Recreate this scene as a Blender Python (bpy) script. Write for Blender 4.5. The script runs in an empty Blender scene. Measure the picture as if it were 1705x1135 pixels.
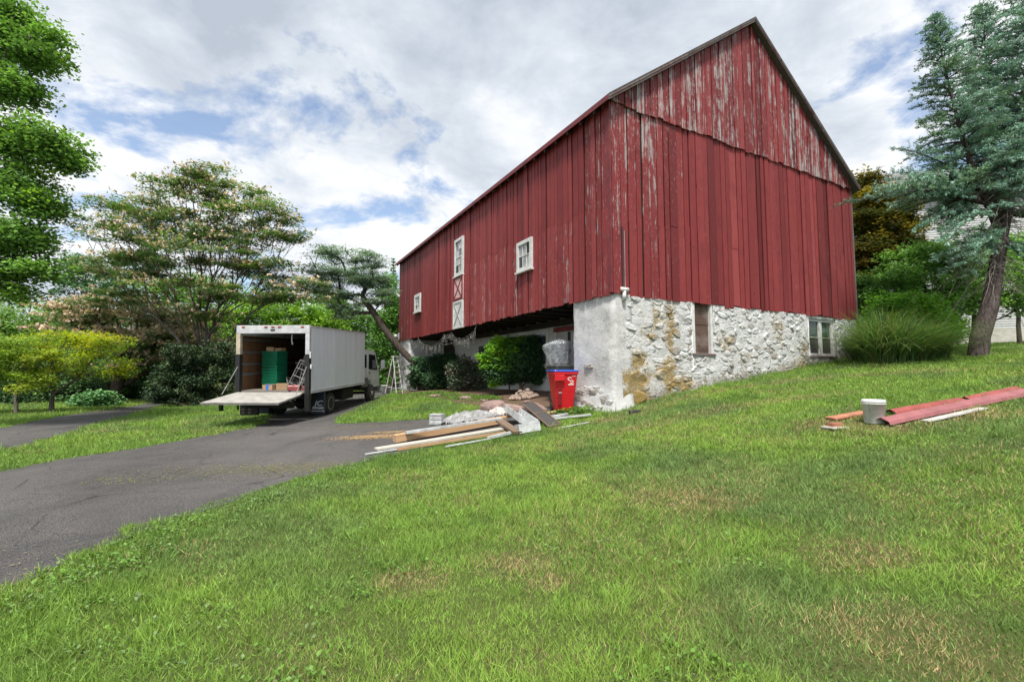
import bpy, bmesh, math, random
import numpy as np
from mathutils import Vector, Matrix

# ------------------------------------------------------------------ camera, sky, sun
scene = bpy.context.scene
F, PITCH, PW, PH, CZ = 765.4, 0.069, 1705, 1135, 1.55
cd = bpy.data.cameras.new('camera')
cam = bpy.data.objects.new('camera', cd)
scene.collection.objects.link(cam)
cd.sensor_width = 36.0
cd.lens = 36.0 * F / PW
cd.clip_start, cd.clip_end = 0.05, 3000
cam.location = (0, 0, CZ)
cam.rotation_euler = (math.pi / 2 + PITCH, 0, 0)
scene.camera = cam

SUN_EL, SUN_AZ = math.radians(62), math.radians(184)      # azimuth clockwise from +Y
world = bpy.data.worlds.new('World')
scene.world = world
world.use_nodes = True
wn, wl = world.node_tree.nodes, world.node_tree.links
wn.clear()
def wnode(t, **k):
    n = wn.new(t)
    for a, b in k.items():
        setattr(n, a, b)
    return n
w_out = wnode('ShaderNodeOutputWorld')
w_bg = wnode('ShaderNodeBackground')
w_bg.inputs['Strength'].default_value = 0.105
sky = wnode('ShaderNodeTexSky', sky_type='NISHITA')
sky.sun_disc = False
sky.sun_elevation = SUN_EL
sky.sun_rotation = SUN_AZ
sky.air_density, sky.dust_density, sky.ozone_density = 1.0, 1.0, 1.0
tc = wnode('ShaderNodeTexCoord')
sep = wnode('ShaderNodeSeparateXYZ')
wl.new(tc.outputs['Generated'], sep.inputs[0])
def wmath(op, a, b=None, clamp=False):
    n = wnode('ShaderNodeMath', operation=op, use_clamp=clamp)
    for i, v in enumerate((a, b)):
        if v is None:
            continue
        if isinstance(v, (int, float)):
            n.inputs[i].default_value = v
        else:
            wl.new(v, n.inputs[i])
    return n.outputs[0]
zc = wmath('ADD', wmath('MAXIMUM', sep.outputs[2], 0.0), 0.22)
cmb = wnode('ShaderNodeCombineXYZ')
wl.new(wmath('DIVIDE', sep.outputs[0], zc), cmb.inputs[0])
wl.new(wmath('DIVIDE', sep.outputs[1], zc), cmb.inputs[1])
CLOUD_OFF = (1.4, 9.1, 0.0)
BIG_OFF = (0.4, 6.6, 8.0)
def wnoise(scale, detail, rough, off, dist=0.0):
    m = wnode('ShaderNodeMapping')
    m.inputs['Location'].default_value = off
    wl.new(cmb.outputs[0], m.inputs[0])
    n = wnode('ShaderNodeTexNoise')
    n.inputs['Scale'].default_value = scale
    n.inputs['Detail'].default_value = detail
    n.inputs['Roughness'].default_value = rough
    n.inputs['Distortion'].default_value = dist
    wl.new(m.outputs[0], n.inputs['Vector'])
    return n.outputs[0]
def wramp(v, pts):
    r = wnode('ShaderNodeValToRGB')
    el = r.color_ramp.elements
    while len(el) < len(pts):
        el.new(0.5)
    for e, (p, c) in zip(el, pts):
        e.position = p
        e.color = (*c, 1)
    wl.new(v, r.inputs[0])
    return r.outputs[0]
n_cov = wnoise(2.4, 9, 0.60, CLOUD_OFF, 0.2)
n_big = wnoise(0.62, 2, 0.5, BIG_OFF)
n_det = wnoise(3.4, 9, 0.60, (9.0, 2.0, 5.0), 0.25)
cover = wramp(wmath('ADD', wmath('MULTIPLY', n_cov, 0.8), wmath('MULTIPLY', n_big, 0.2)),
              [(0.40, (.12, .12, .12)), (0.435, (.5, .5, .5)), (0.475, (1, 1, 1))])
shade = wramp(wmath('ADD', wmath('MULTIPLY', n_big, 0.58), wmath('MULTIPLY', n_det, 0.42)),
              [(0.40, (5.3, 5.36, 5.45)), (0.48, (4.8, 4.92, 5.1)), (0.545, (3.6, 3.88, 4.25)), (0.64, (2.5, 2.8, 3.25))])
mixw = wnode('ShaderNodeMix', data_type='RGBA')
wl.new(cover, mixw.inputs['Factor'])
wl.new(sky.outputs[0], mixw.inputs['A'])
wl.new(shade, mixw.inputs['B'])
wl.new(mixw.outputs['Result'], w_bg.inputs['Color'])
wl.new(w_bg.outputs[0], w_out.inputs[0])

sd = bpy.data.lights.new('sun', 'SUN')
sd.energy = 3.2
sd.angle = math.radians(11)
sd.color = (1.0, 0.95, 0.87)
sun = bpy.data.objects.new('sun', sd)
scene.collection.objects.link(sun)
sun.location = (0, 0, 40)
_dir = Vector((math.sin(SUN_AZ) * math.cos(SUN_EL), math.cos(SUN_AZ) * math.cos(SUN_EL), math.sin(SUN_EL)))
sun.rotation_euler = _dir.to_track_quat('Z', 'Y').to_euler()

vs = scene.view_settings
vs.view_transform = 'Standard'
vs.look = 'None'
vs.gamma = 1.0
vs.use_curve_mapping = False
vs.exposure = 1.0

# ------------------------------------------------------------------ helpers
R = math.radians
rng = np.random.default_rng(7)
random.seed(7)

def ray(px, py):
    a = (px - PW / 2) / F
    b = (PH / 2 - py) / F
    c, s = math.cos(PITCH), math.sin(PITCH)
    return np.array([a, c - b * s, s + b * c])
def at(px, py, Y):
    d = ray(px, py)
    return d * (Y / d[1]) + np.array([0, 0, CZ])

# terrain: thin-plate spline through surveyed points
AZ = 0.5023
BN = np.array([2.5213, 11.5])
GA = np.array([math.cos(AZ), math.sin(AZ)])
LA = np.array([-math.sin(AZ), math.cos(AZ)])
def b2w(x, y, z=0.0):
    q = BN + GA * x + LA * y
    return np.array([q[0], q[1], z])
def w2b(p):
    q = np.asarray(p)[..., :2] - BN
    return q @ GA, q @ LA
CP = [(0, 0, 0), (0, 3, .02), (2.45, 11.3, .52), (5.61, 7.2, .78), (-2.66, 8.4, .08), (-6.21, 15.9, .12),
      (-6.05, 19.7, .31), (-7.1, 28.9, .45), (15.2, 15, 2.09), (-4, 3.5, -.02), (-9, 9, -.02), (-14.6, 13, 0),
      (-13.2, 25, 0), (-20, 19, -.05), (-30, 40, .2), (-10, 45, .6), (20, 35, 3.0), (40, 45, 3.6), (25, 15, 2.7),
      (6, 2, .5), (12, 6, 1.45), (0, -5, -.2), (-10, 0, -.1), (15, -5, 1.2), (-40, 10, -.2), (0, 60, 1.5),
      (-40, 60, .5), (50, 10, 4), (-8, 20, .25), (0.9, 12.2, .45)]
for lx, lz in ((0.8, .76), (2.9, 1.07), (5.5, 1.34), (8.4, 1.74), (11.6, 2.03)):
    q = b2w(lx, -0.02)
    CP.append((q[0], q[1], lz))
CPa = np.array(CP, float)
def _U(r2):
    return np.where(r2 < 1e-9, 0, 0.5 * r2 * np.log(np.maximum(r2, 1e-9)))
_n = len(CPa)
_K = _U(((CPa[:, None, :2] - CPa[None, :, :2]) ** 2).sum(-1)) + np.eye(_n) * 1.0
_P = np.c_[np.ones(_n), CPa[:, :2]]
_A = np.block([[_K, _P], [_P.T, np.zeros((3, 3))]])
_w = np.linalg.solve(_A, np.r_[CPa[:, 2], np.zeros(3)])
def gz(x, y):
    x = np.asarray(x, float)
    y = np.asarray(y, float)
    cx, cy = 0.0, 25.0
    r = np.hypot(x - cx, y - cy)
    k = np.minimum(1.0, 48.0 / np.maximum(r, 1e-6))
    x = cx + (x - cx) * k
    y = cy + (y - cy) * k
    sh = x.shape
    q = np.c_[x.ravel(), y.ravel()]
    out = np.empty(len(q))
    for i in range(0, len(q), 60000):
        s = q[i:i + 60000]
        r2 = ((s[:, None, :] - CPa[None, :, :2]) ** 2).sum(-1)
        out[i:i + 60000] = _U(r2) @ _w[:_n] + _w[_n] + s @ _w[_n + 1:]
    return out.reshape(sh)
def g1(x, y):
    return float(gz(np.array([x]), np.array([y]))[0])
def pg(px, py):
    """pixel -> point of the terrain"""
    d = ray(px, py)
    t = np.linspace(1.5, 90, 1800)
    z = CZ + d[2] * t - gz(d[0] * t, d[1] * t)
    i = np.argmax(z < 0)
    if z[i] >= 0:
        i = len(t) - 1
    a, b = t[max(i - 1, 0)], t[i]
    za, zb_ = z[max(i - 1, 0)], z[i]
    tt = a + (b - a) * za / (za - zb_) if za != zb_ else b
    p = d * tt
    return np.array([p[0], p[1], g1(p[0], p[1])])

# value noise in numpy
_perm = np.random.default_rng(3).random((256, 256))
def vnoise(x, y, s=1.0, o=0.0):
    x = x * s + o + 1000
    y = y * s + o * 1.7 + 1000
    xi, yi = np.floor(x).astype(int), np.floor(y).astype(int)
    fx, fy = x - xi, y - yi
    fx = fx * fx * (3 - 2 * fx)
    fy = fy * fy * (3 - 2 * fy)
    g = lambda i, j: _perm[(i) & 255, (j) & 255]
    return (g(xi, yi) * (1 - fx) + g(xi + 1, yi) * fx) * (1 - fy) + (g(xi, yi + 1) * (1 - fx) + g(xi + 1, yi + 1) * fx) * fy
def fbm(x, y, s=1.0, o=0.0, n=4):
    v, a, t = 0, 1.0, 0
    for i in range(n):
        v = v + a * vnoise(x, y, s * 2 ** i, o + 13.7 * i)
        t += a
        a *= 0.55
    return v / t
def inpoly(x, y, poly):
    x = np.asarray(x)
    y = np.asarray(y)
    c = np.zeros(x.shape, bool)
    n = len(poly)
    for i in range(n):
        x1, y1 = poly[i]
        x2, y2 = poly[(i + 1) % n]
        if y1 == y2:
            continue
        m = ((y1 > y) != (y2 > y)) & (x < (x2 - x1) * (y - y1) / (y2 - y1) + x1)
        c ^= m
    return c

# ---- objects
COL = scene.collection
def tag(o, label=None, cat=None, group=None, kind=None):
    if label: o['label'] = label
    if cat: o['category'] = cat
    if group: o['group'] = group
    if kind: o['kind'] = kind
    return o
def link(name, me, mat=None, parent=None):
    o = bpy.data.objects.new(name, me)
    COL.objects.link(o)
    if mat is not None and me is not None and not me.materials:
        me.materials.append(mat)
    if parent is not None:
        o.parent = parent
    return o
def empty(name, loc, rz=0.0, label=None, cat=None, group=None, rot=None):
    o = bpy.data.objects.new(name, None)
    COL.objects.link(o)
    o.empty_display_size = 0.2
    o.location = tuple(float(v) for v in loc)
    o.rotation_euler = rot if rot else (0, 0, rz)
    return tag(o, label, cat, group)
def copy_tree(o, parent=None):
    c = o.copy()
    COL.objects.link(c)
    c.parent = parent
    for ch in list(o.children):
        copy_tree(ch, c)
    return c
def npmesh(name, V, Fq, cols=None, smooth=False):
    """V (n,3), Fq (m,k) all faces with k corners"""
    V = np.ascontiguousarray(V, np.float32)
    Fq = np.ascontiguousarray(Fq, np.int32)
    me = bpy.data.meshes.new(name)
    me.vertices.add(len(V))
    me.vertices.foreach_set('co', V.ravel())
    m, k = Fq.shape
    me.loops.add(m * k)
    me.loops.foreach_set('vertex_index', Fq.ravel())
    me.polygons.add(m)
    me.polygons.foreach_set('loop_start', np.arange(0, m * k, k, dtype=np.int32))
    me.polygons.foreach_set('use_smooth', np.full(m, smooth, bool))
    if cols is not None:
        a = me.color_attributes.new('Col', 'FLOAT_COLOR', 'POINT')
        c4 = np.ones((len(V), 4), np.float32)
        c4[:, :3] = cols
        a.data.foreach_set('color', c4.ravel())
    me.update(calc_edges=True)
    return me

class MB:
    """collects boxes, tubes and sheets into one mesh"""
    def __init__(self):
        self.v, self.f = [], []
        self.M = Matrix.Identity(4)
    def at(self, loc=(0, 0, 0), rot=(0, 0, 0)):
        from mathutils import Euler
        self.M = Matrix.Translation(Vector(loc)) @ Euler(rot).to_matrix().to_4x4()
        return self
    def add(self, vs_, fs):
        o = len(self.v)
        for p in vs_:
            self.v.append(tuple(self.M @ Vector((float(p[0]), float(p[1]), float(p[2])))))
        for f in fs:
            self.f.append(tuple(i + o for i in f))
        return self
    def box(self, x0, x1, y0, y1, z0, z1, ch=0.0):
        if ch <= 0:
            self.add([(x0, y0, z0), (x1, y0, z0), (x1, y1, z0), (x0, y1, z0), (x0, y0, z1), (x1, y0, z1), (x1, y1, z1), (x0, y1, z1)],
                     [(0, 3, 2, 1), (4, 5, 6, 7), (0, 1, 5, 4), (1, 2, 6, 5), (2, 3, 7, 6), (3, 0, 4, 7)])
        else:
            bm = bmesh.new()
            r = bmesh.ops.create_cube(bm, size=1)
            for v in bm.verts:
                v.co = Vector(((x0 + x1) / 2 + v.co.x * (x1 - x0), (y0 + y1) / 2 + v.co.y * (y1 - y0), (z0 + z1) / 2 + v.co.z * (z1 - z0)))
            bmesh.ops.bevel(bm, geom=bm.edges[:], offset=ch, segments=1, affect='EDGES')
            self.addbm(bm)
        return self
    def addbm(self, bm):
        bm.verts.index_update()
        self.add([v.co for v in bm.verts], [[v.index for v in f.verts] for f in bm.faces])
        bm.free()
        return self
    def prism(self, poly, axis, a0, a1):
        """extrude a 2D polygon (list of pairs) along axis 'x','y','z'"""
        n = len(poly)
        def mk(p, a):
            return {'x': (a, p[0], p[1]), 'y': (p[0], a, p[1]), 'z': (p[0], p[1], a)}[axis]
        vv = [mk(p, a0) for p in poly] + [mk(p, a1) for p in poly]
        ff = [tuple(range(n)), tuple(range(2 * n - 1, n - 1, -1))]
        for i in range(n):
            j = (i + 1) % n
            ff.append((i, i + n, j + n, j))
        return self.add(vv, ff)
    def tube(self, pts, rad, n=6, cap=True):
        pts = [Vector([float(c) for c in p]) for p in pts]
        m = len(pts)
        if not hasattr(rad, '__len__'):
            rad = [rad] * m
        vv, ff = [], []
        prev = None
        for i, p in enumerate(pts):
            t = (pts[min(i + 1, m - 1)] - pts[max(i - 1, 0)])
            if t.length < 1e-9:
                t = Vector((0, 0, 1))
            t.normalize()
            if prev is None:
                u = t.orthogonal().normalized()
            else:
                u = (prev - t * prev.dot(t))
                u = u.normalized() if u.length > 1e-6 else t.orthogonal().normalized()
            prev = u
            w = t.cross(u)
            for k in range(n):
                a = 2 * math.pi * k / n
                vv.append(p + (u * math.cos(a) + w * math.sin(a)) * rad[i])
        for i in range(m - 1):
            for k in range(n):
                k2 = (k + 1) % n
                ff.append((i * n + k, i * n + k2, (i + 1) * n + k2, (i + 1) * n + k))
        if cap:
            ff.append(tuple(range(n - 1, -1, -1)))
            ff.append(tuple(range((m - 1) * n, m * n)))
        return self.add(vv, ff)
    def lathe(self, prof, n=20, sx=1.0, sy=1.0):
        vv, ff = [], []
        for r, z in prof:
            for k in range(n):
                a = 2 * math.pi * k / n
                vv.append((r * sx * math.cos(a), r * sy * math.sin(a), z))
        for i in range(len(prof) - 1):
            for k in range(n):
                k2 = (k + 1) % n
                ff.append((i * n + k, i * n + k2, (i + 1) * n + k2, (i + 1) * n + k))
        ff.append(tuple(range(n - 1, -1, -1)))
        ff.append(tuple(range((len(prof) - 1) * n, len(prof) * n)))
        return self.add(vv, ff)
    def mesh(self, name, smooth=False):
        me = bpy.data.meshes.new(name)
        me.from_pydata(self.v, [], self.f)
        me.update()
        if smooth:
            for p in me.polygons:
                p.use_smooth = True
        return me
    def build(self, name, mat, parent=None, smooth=False):
        return link(name, self.mesh(name, smooth), mat, parent)

# ---- materials
MATS = {}
class NT:
    def __init__(self, name):
        self.m = bpy.data.materials.new(name)
        self.m.use_nodes = True
        self.n, self.l = self.m.node_tree.nodes, self.m.node_tree.links
        self.b = self.n['Principled BSDF']
        self.co = self.n.new('ShaderNodeTexCoord')
    def set(self, i, v):
        s = i
        if isinstance(v, bpy.types.NodeSocket):
            self.l.new(v, s)
        else:
            s.default_value = v
    def mapping(self, scale=(1, 1, 1), src='Object', loc=(0, 0, 0), rot=(0, 0, 0)):
        m = self.n.new('ShaderNodeMapping')
        m.inputs['Scale'].default_value = scale
        m.inputs['Location'].default_value = loc
        m.inputs['Rotation'].default_value = rot
        if src == 'World':
            g = self.n.new('ShaderNodeNewGeometry')
            self.l.new(g.outputs['Position'], m.inputs[0])
        else:
            self.l.new(self.co.outputs[src], m.inputs[0])
        return m.outputs[0]
    def noise(self, scale, detail=4, rough=.55, vec=None, dist=0.0):
        n = self.n.new('ShaderNodeTexNoise')
        n.inputs['Scale'].default_value = scale
        n.inputs['Detail'].default_value = detail
        n.inputs['Roughness'].default_value = rough
        n.inputs['Distortion'].default_value = dist
        self.l.new(vec if vec is not None else self.co.outputs['Object'], n.inputs['Vector'])
        return n.outputs[0]
    def voro(self, scale, vec=None, out='Distance', feature='F1'):
        n = self.n.new('ShaderNodeTexVoronoi')
        n.feature = feature
        n.inputs['Scale'].default_value = scale
        self.l.new(vec if vec is not None else self.co.outputs['Object'], n.inputs['Vector'])
        return n.outputs[out]
    def ramp(self, v, pts, interp='LINEAR'):
        r = self.n.new('ShaderNodeValToRGB')
        r.color_ramp.interpolation = interp
        el = r.color_ramp.elements
        while len(el) < len(pts):
            el.new(.5)
        for e, (p, c) in zip(el, pts):
            e.position = p
            e.color = (c, c, c, 1) if not hasattr(c, '__len__') else (*c, 1)
        self.l.new(v, r.inputs[0])
        return r.outputs[0]
    def mix(self, f, a, b, mode='MIX'):
        m = self.n.new('ShaderNodeMix')
        m.data_type = 'RGBA'
        m.blend_type = mode
        for i, v in (('Factor', f), ('A', a), ('B', b)):
            s = [q for q in m.inputs if q.name == i and (q.type == ('VALUE' if i == 'Factor' else 'RGBA'))][0]
            if isinstance(v, bpy.types.NodeSocket):
                self.l.new(v, s)
            elif i == 'Factor':
                s.default_value = v
            else:
                s.default_value = (*v, 1)
        return [q for q in m.outputs if q.type == 'RGBA'][0]
    def math(self, op, a, b=0.0, clamp=False):
        m = self.n.new('ShaderNodeMath')
        m.operation = op
        m.use_clamp = clamp
        self.set(m.inputs[0], a)
        self.set(m.inputs[1], b)
        return m.outputs[0]
    def rand(self):
        return self.n.new('ShaderNodeObjectInfo').outputs['Random']
    def attr(self, name='Col'):
        a = self.n.new('ShaderNodeAttribute')
        a.attribute_name = name
        return a.outputs['Color']
    def bump(self, h, strength=.3, dist=.02):
        b = self.n.new('ShaderNodeBump')
        b.inputs['Strength'].default_value = strength
        b.inputs['Distance'].default_value = dist
        self.l.new(h, b.inputs['Height'])
        self.l.new(b.outputs[0], self.b.inputs['Normal'])
    def done(self, col=None, rough=.7, metal=0.0, spec=None):
        if col is not None:
            if isinstance(col, bpy.types.NodeSocket):
                self.l.new(col, self.b.inputs['Base Color'])
            else:
                self.b.inputs['Base Color'].default_value = (*col, 1)
        self.set(self.b.inputs['Roughness'], rough)
        self.b.inputs['Metallic'].default_value = metal
        if spec is not None:
            self.b.inputs['Specular IOR Level'].default_value = spec
        return self.m
def simple(name, col, rough=.6, metal=0.0, var=.25, scale=6.0, bump=0.0, spec=None):
    """painted / plastic / metal surface with grime and slight unevenness"""
    if name in MATS:
        return MATS[name]
    t = NT(name)
    n = t.noise(scale, 5, .6)
    dark = tuple(c * (1 - var) for c in col)
    lite = tuple(min(1, c * (1 + var * .5)) for c in col)
    c = t.mix(t.ramp(n, [(.3, 0.0), (.7, 1.0)]), dark, lite)
    if bump:
        t.bump(t.noise(scale * 6, 4), bump, .01)
    MATS[name] = t.done(c, t.ramp(t.noise(scale * 2.3, 3), [(.3, max(.02, rough - .12)), (.7, min(1, rough + .12))]), metal, spec)
    return MATS[name]
def wood(name, a, b, c=None, axis=0, scale=1.0, rough=.75, rnd=.3):
    """sawn timber, grain along one local axis"""
    if name in MATS:
        return MATS[name]
    t = NT(name)
    sc = [22.0 * scale] * 3
    sc[axis] = 1.3 * scale
    v = t.mapping(tuple(sc))
    g = t.noise(1.0, 6, .65, v, .4)
    col = t.mix(t.ramp(g, [(.3, 0.0), (.7, 1.0)]), a, b)
    if c:
        col = t.mix(t.ramp(t.noise(3.0 * scale, 4), [(.5, 0.0), (.68, .8)]), col, c)
    r = t.rand()
    col = t.mix(t.math('MULTIPLY', r, rnd), col, tuple(v_ * .45 for v_ in a))
    t.bump(g, .25, .006)
    MATS[name] = t.done(col, rough, 0, .25)
    return MATS[name]
def leafmat(name, trans=.32, rough=.55):
    if name in MATS:
        return MATS[name]
    t = NT(name)
    c = t.attr()
    tr = t.n.new('ShaderNodeBsdfTranslucent')
    t.l.new(t.mix(1.0, c, (1.0, 1.0, .55), 'MULTIPLY'), tr.inputs['Color'])
    mx = t.n.new('ShaderNodeMixShader')
    mx.inputs[0].default_value = trans
    t.done(c, rough, 0, .3)
    t.l.new(t.b.outputs[0], mx.inputs[1])
    t.l.new(tr.outputs[0], mx.inputs[2])
    t.l.new(mx.outputs[0], t.n['Material Output'].inputs[0])
    MATS[name] = t.m
    return t.m

# ------------------------------------------------------------------ ground, drives, lawn
def P2(px, py):
    return tuple(pg(px, py)[:2])
DRIVE = ([(-14, -1.0), (-8.6, 0.9), (-5.6, 2.4)] + [P2(*q) for q in ((0, 987), (73, 957), (161, 920), (245, 880), (333, 853), (406, 826),
         (498, 798), (600, 771), (660, 757), (720, 743), (790, 727), (860, 713), (910, 703), (950, 695))]
         + [tuple(b2w(-.15, .9)[:2]), tuple(b2w(-.1, 1.9)[:2])]
         + [P2(*q) for q in ((905, 671), (850, 683), (800, 691), (720, 697), (620, 703), (575, 705), (560, 704), (568, 695), (590, 684), (625, 668), (655, 657))]
         + [(-7.7, 28.0), (-7.6, 46), (-10.6, 46), (-9.6, 30), (-9.1, 22), (-8.9, 17.2)]
         + [P2(*q) for q in ((440, 703), (415, 712), (330, 727), (230, 745), (100, 765), (0, 783))]
         + [(-13.5, 8.6), (-20, 5.5)])
LANE = ([(-24, 7.0)] + [P2(*q) for q in ((0, 752), (60, 740), (150, 710), (200, 697), (275, 675), (312, 666))]
        + [(-13.0, 33), (-12.8, 44), (-15.8, 44)] + [P2(*q) for q in ((265, 668), (170, 683), (80, 695), (0, 712))] + [(-22, 12.5), (-28, 10)])
BED = [tuple(b2w(x, y)[:2]) for x, y in ((2.0, 1.6), (-.25, 2.1), (-1.0, 3.4), (-1.5, 6), (-1.3, 10), (-1.6, 14), (-.9, 17.4), (2.0, 17.6))]

def poly_nearest(x, y, poly):
    best = np.full(x.shape, 1e9)
    bx, by = x.copy(), y.copy()
    for i in range(len(poly)):
        x1, y1 = poly[i]
        x2, y2 = poly[(i + 1) % len(poly)]
        dx, dy = x2 - x1, y2 - y1
        t = np.clip(((x - x1) * dx + (y - y1) * dy) / max(dx * dx + dy * dy, 1e-9), 0, 1)
        qx, qy = x1 + t * dx, y1 + t * dy
        d = np.hypot(x - qx, y - qy)
        m = d < best
        best[m], bx[m], by[m] = d[m], qx[m], qy[m]
    return best, bx, by
def sheet(name, poly, step, lift, mat):
    pa = np.array(poly)
    xs = np.arange(pa[:, 0].min() - step, pa[:, 0].max() + step, step)
    ys = np.arange(pa[:, 1].min() - step, pa[:, 1].max() + step, step)
    X, Y = np.meshgrid(xs, ys)
    ins = inpoly(X, Y, poly)
    # keep cells with any inside corner; move outside corners on to the outline
    cell = ins[:-1, :-1] | ins[1:, :-1] | ins[:-1, 1:] | ins[1:, 1:]
    used = np.zeros(X.shape, bool)
    for a in (slice(None, -1), slice(1, None)):
        for b in (slice(None, -1), slice(1, None)):
            used[a, b] |= cell
    out = used & ~ins
    d, bx, by = poly_nearest(X[out], Y[out], poly)
    wob = (fbm(bx, by, 2.2, 5.0, 3) - .5) * .22
    nx, ny = X[out] - bx, Y[out] - by
    nn = np.maximum(np.hypot(nx, ny), 1e-6)
    X[out] = bx + nx / nn * wob
    Y[out] = by + ny / nn * wob
    idx = -np.ones(X.shape, int)
    idx[used] = np.arange(used.sum())
    V = np.c_[X[used], Y[used], gz(X[used], Y[used]) + lift]
    r, c = np.nonzero(cell)
    Q = np.c_[idx[r, c], idx[r, c + 1], idx[r + 1, c + 1], idx[r + 1, c]]
    return tag(link(name, npmesh(name, V, Q, smooth=True), mat), kind='structure')

def mat_soil():
    t = NT('soil')
    n1 = t.noise(1.2, 6, .6)
    n2 = t.noise(38, 4, .7)
    c = t.mix(t.ramp(n1, [(.35, 0.0), (.65, 1.0)]), (.060, .085, .024), (.095, .095, .038))
    c = t.mix(t.ramp(n2, [(.45, 0.0), (.7, .6)]), c, (.040, .055, .018))
    t.bump(n2, .6, .03)
    return t.done(c, .95, 0, .1)
def mat_bed():
    t = NT('bed_soil')
    n2 = t.noise(22, 5, .7)
    c = t.mix(t.ramp(n2, [(.35, 0.0), (.65, 1.0)]), (.07, .045, .03), (.17, .115, .085))
    t.bump(n2, .7, .03)
    return t.done(c, .95, 0, .1)
def mat_asphalt():
    t = NT('asphalt')
    fine, mid = t.voro(85), t.voro(38)
    n0, n1 = t.noise(.32, 5, .55), t.noise(2.4, 6, .65)
    c = t.mix(t.ramp(n0, [(.35, 0.0), (.65, 1.0)]), (.056, .054, .054), (.132, .126, .122))
    c = t.mix(t.ramp(n1, [(.42, 0.0), (.72, .6)]), c, (.135, .118, .108))
    c = t.mix(t.ramp(t.noise(.9, 4, .6, t.mapping((1, .25, 1), rot=(0, 0, .5))), [(.52, 0.0), (.68, .55)]), c, (.046, .044, .044))
    c = t.mix(t.ramp(fine, [(.10, .8), (.34, 0.0)]), c, (.27, .26, .25))
    c = t.mix(t.ramp(mid, [(.06, .7), (.16, 0.0)]), c, (.33, .31, .29))
    c = t.mix(t.ramp(t.noise(70, 3, .7), [(.48, 0.0), (.62, .85)]), c, (.018, .018, .019))
    crack = t.ramp(t.voro(.55, t.mapping((1, 1, 1)), feature='DISTANCE_TO_EDGE'), [(.0, 1.0), (.010, 0.0)])
    c = t.mix(t.math('MULTIPLY', crack, t.ramp(n1, [(.46, 0.0), (.56, .8)])), c, (.015, .015, .015))
    t.bump(t.math('ADD', fine, t.noise(70, 3, .7)), .7, .014)
    return t.done(c, .88, 0, .3)
M_SOIL, M_BED, M_ASPH = mat_soil(), mat_bed(), mat_asphalt()

def build_ground():
    def axis(lo, hi, f0, f1, fine):
        a = list(np.arange(f0, f1, fine))
        s, p = fine, f1
        while p < hi:
            a.append(p); s *= 1.25; p += s
        a.append(hi)
        s, p = fine, f0 - fine
        while p > lo:
            a.insert(0, p); s *= 1.25; p -= s
        a.insert(0, lo)
        return np.array(a)
    xs = axis(-1200, 1200, -26, 26, .4)
    ys = axis(-200, 1600, -4, 46, .4)
    X, Y = np.meshgrid(xs, ys)
    Z = gz(X, Y) + (fbm(X, Y, .8, 2.0, 2) - .5) * .006
    nx = len(xs)
    V = np.c_[X.ravel(), Y.ravel(), Z.ravel() - .005]
    i = np.arange((len(ys) - 1) * nx).reshape(-1, nx)[:, :-1].ravel()
    Q = np.c_[i, i + 1, i + nx + 1, i + nx]
    tag(link('ground', npmesh('ground', V, Q, smooth=True), M_SOIL), kind='structure')
build_ground()
sheet('driveway', DRIVE, .16, .004, M_ASPH)
sheet('lane', LANE, .2, .004, M_ASPH)
sheet('planting_bed', BED, .16, .010, M_BED)

def in_barn(x, y, m=0.0):
    q = np.c_[x, y] - BN
    u, v = q @ GA, q @ LA
    return (u > -m) & (u < 11.87 + m) & (v > -m) & (v < 20.08 + m)
G_LIME = np.array([.255, .400, .072])
G_MID = np.array([.205, .342, .066])
G_DARK = np.array([.125, .235, .048])
G_DRY = np.array([.440, .350, .175])
G_BLUE = np.array([.160, .245, .095])
def seg_d(x, y, pts):
    b = np.full(x.shape, 1e9)
    for (x1, y1), (x2, y2) in zip(pts[:-1], pts[1:]):
        dx, dy = x2 - x1, y2 - y1
        t = np.clip(((x - x1) * dx + (y - y1) * dy) / (dx * dx + dy * dy), 0, 1)
        b = np.minimum(b, np.hypot(x - x1 - t * dx, y - y1 - t * dy))
    return b
TRACKS = [[P2(*q) for q in ((1060, 688), (1200, 650), (1330, 633), (1480, 622), (1640, 615))],
          [P2(*q) for q in ((1000, 725), (1200, 680), (1400, 655))]]
BARE = [(*P2(*q), r) for q, r in (((1500, 1060), .28), (1440 and (1440, 1045), .22), ((1565, 1090), .22), ((1120, 828), .38), ((860, 940), .24), ((680, 965), .2),
        ((915, 968), .13), ((1390, 705), .45), ((1480, 708), .45), ((1600, 690), .5), ((1010, 700), .3), ((1180, 838), .3), ((1430, 925), .24))]
def grass_colour(x, y, n, r):
    big = fbm(x, y, .28, 1.0, 3)
    mid = fbm(x, y, .95, 4.0, 3)
    fin = fbm(x, y, 3.1, 9.0, 2)
    dry = np.clip((fbm(x, y, .75, 21.0, 4) - .53) * 5.5, 0, 1) * .20
    for tr in TRACKS:
        dry = np.maximum(dry, np.clip(1.2 - seg_d(x, y, tr) / .42, 0, 1) * .42)
    for bx, by, br in BARE:
        dd = np.hypot((x - bx) * .7, y - by) / br + (fin - .5) * .9
        dry = np.maximum(dry, np.clip(1.5 - dd, 0, 1) * .68)
    c = G_MID + (G_LIME - G_MID) * np.clip((big - .34) * 3.2, 0, 1)[:, None]
    c = c + (G_DARK - c) * (np.clip((mid - .54) * 4.5, 0, 1) * .75)[:, None]
    c = c + (G_BLUE - c) * (np.clip((fbm(x, y, .7, 33.0, 2) - .55) * 5, 0, 1) * .6)[:, None]
    pick = r.random(n) < dry * (.55 + .9 * fin)
    c[pick] = G_DRY * (.65 + .6 * r.random(pick.sum()))[:, None]
    c *= (.55 + .8 * r.random(n))[:, None] * (.78 + .44 * fbm(x, y, 6.0, 41.0, 2))[:, None]
    return c, dry
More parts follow.
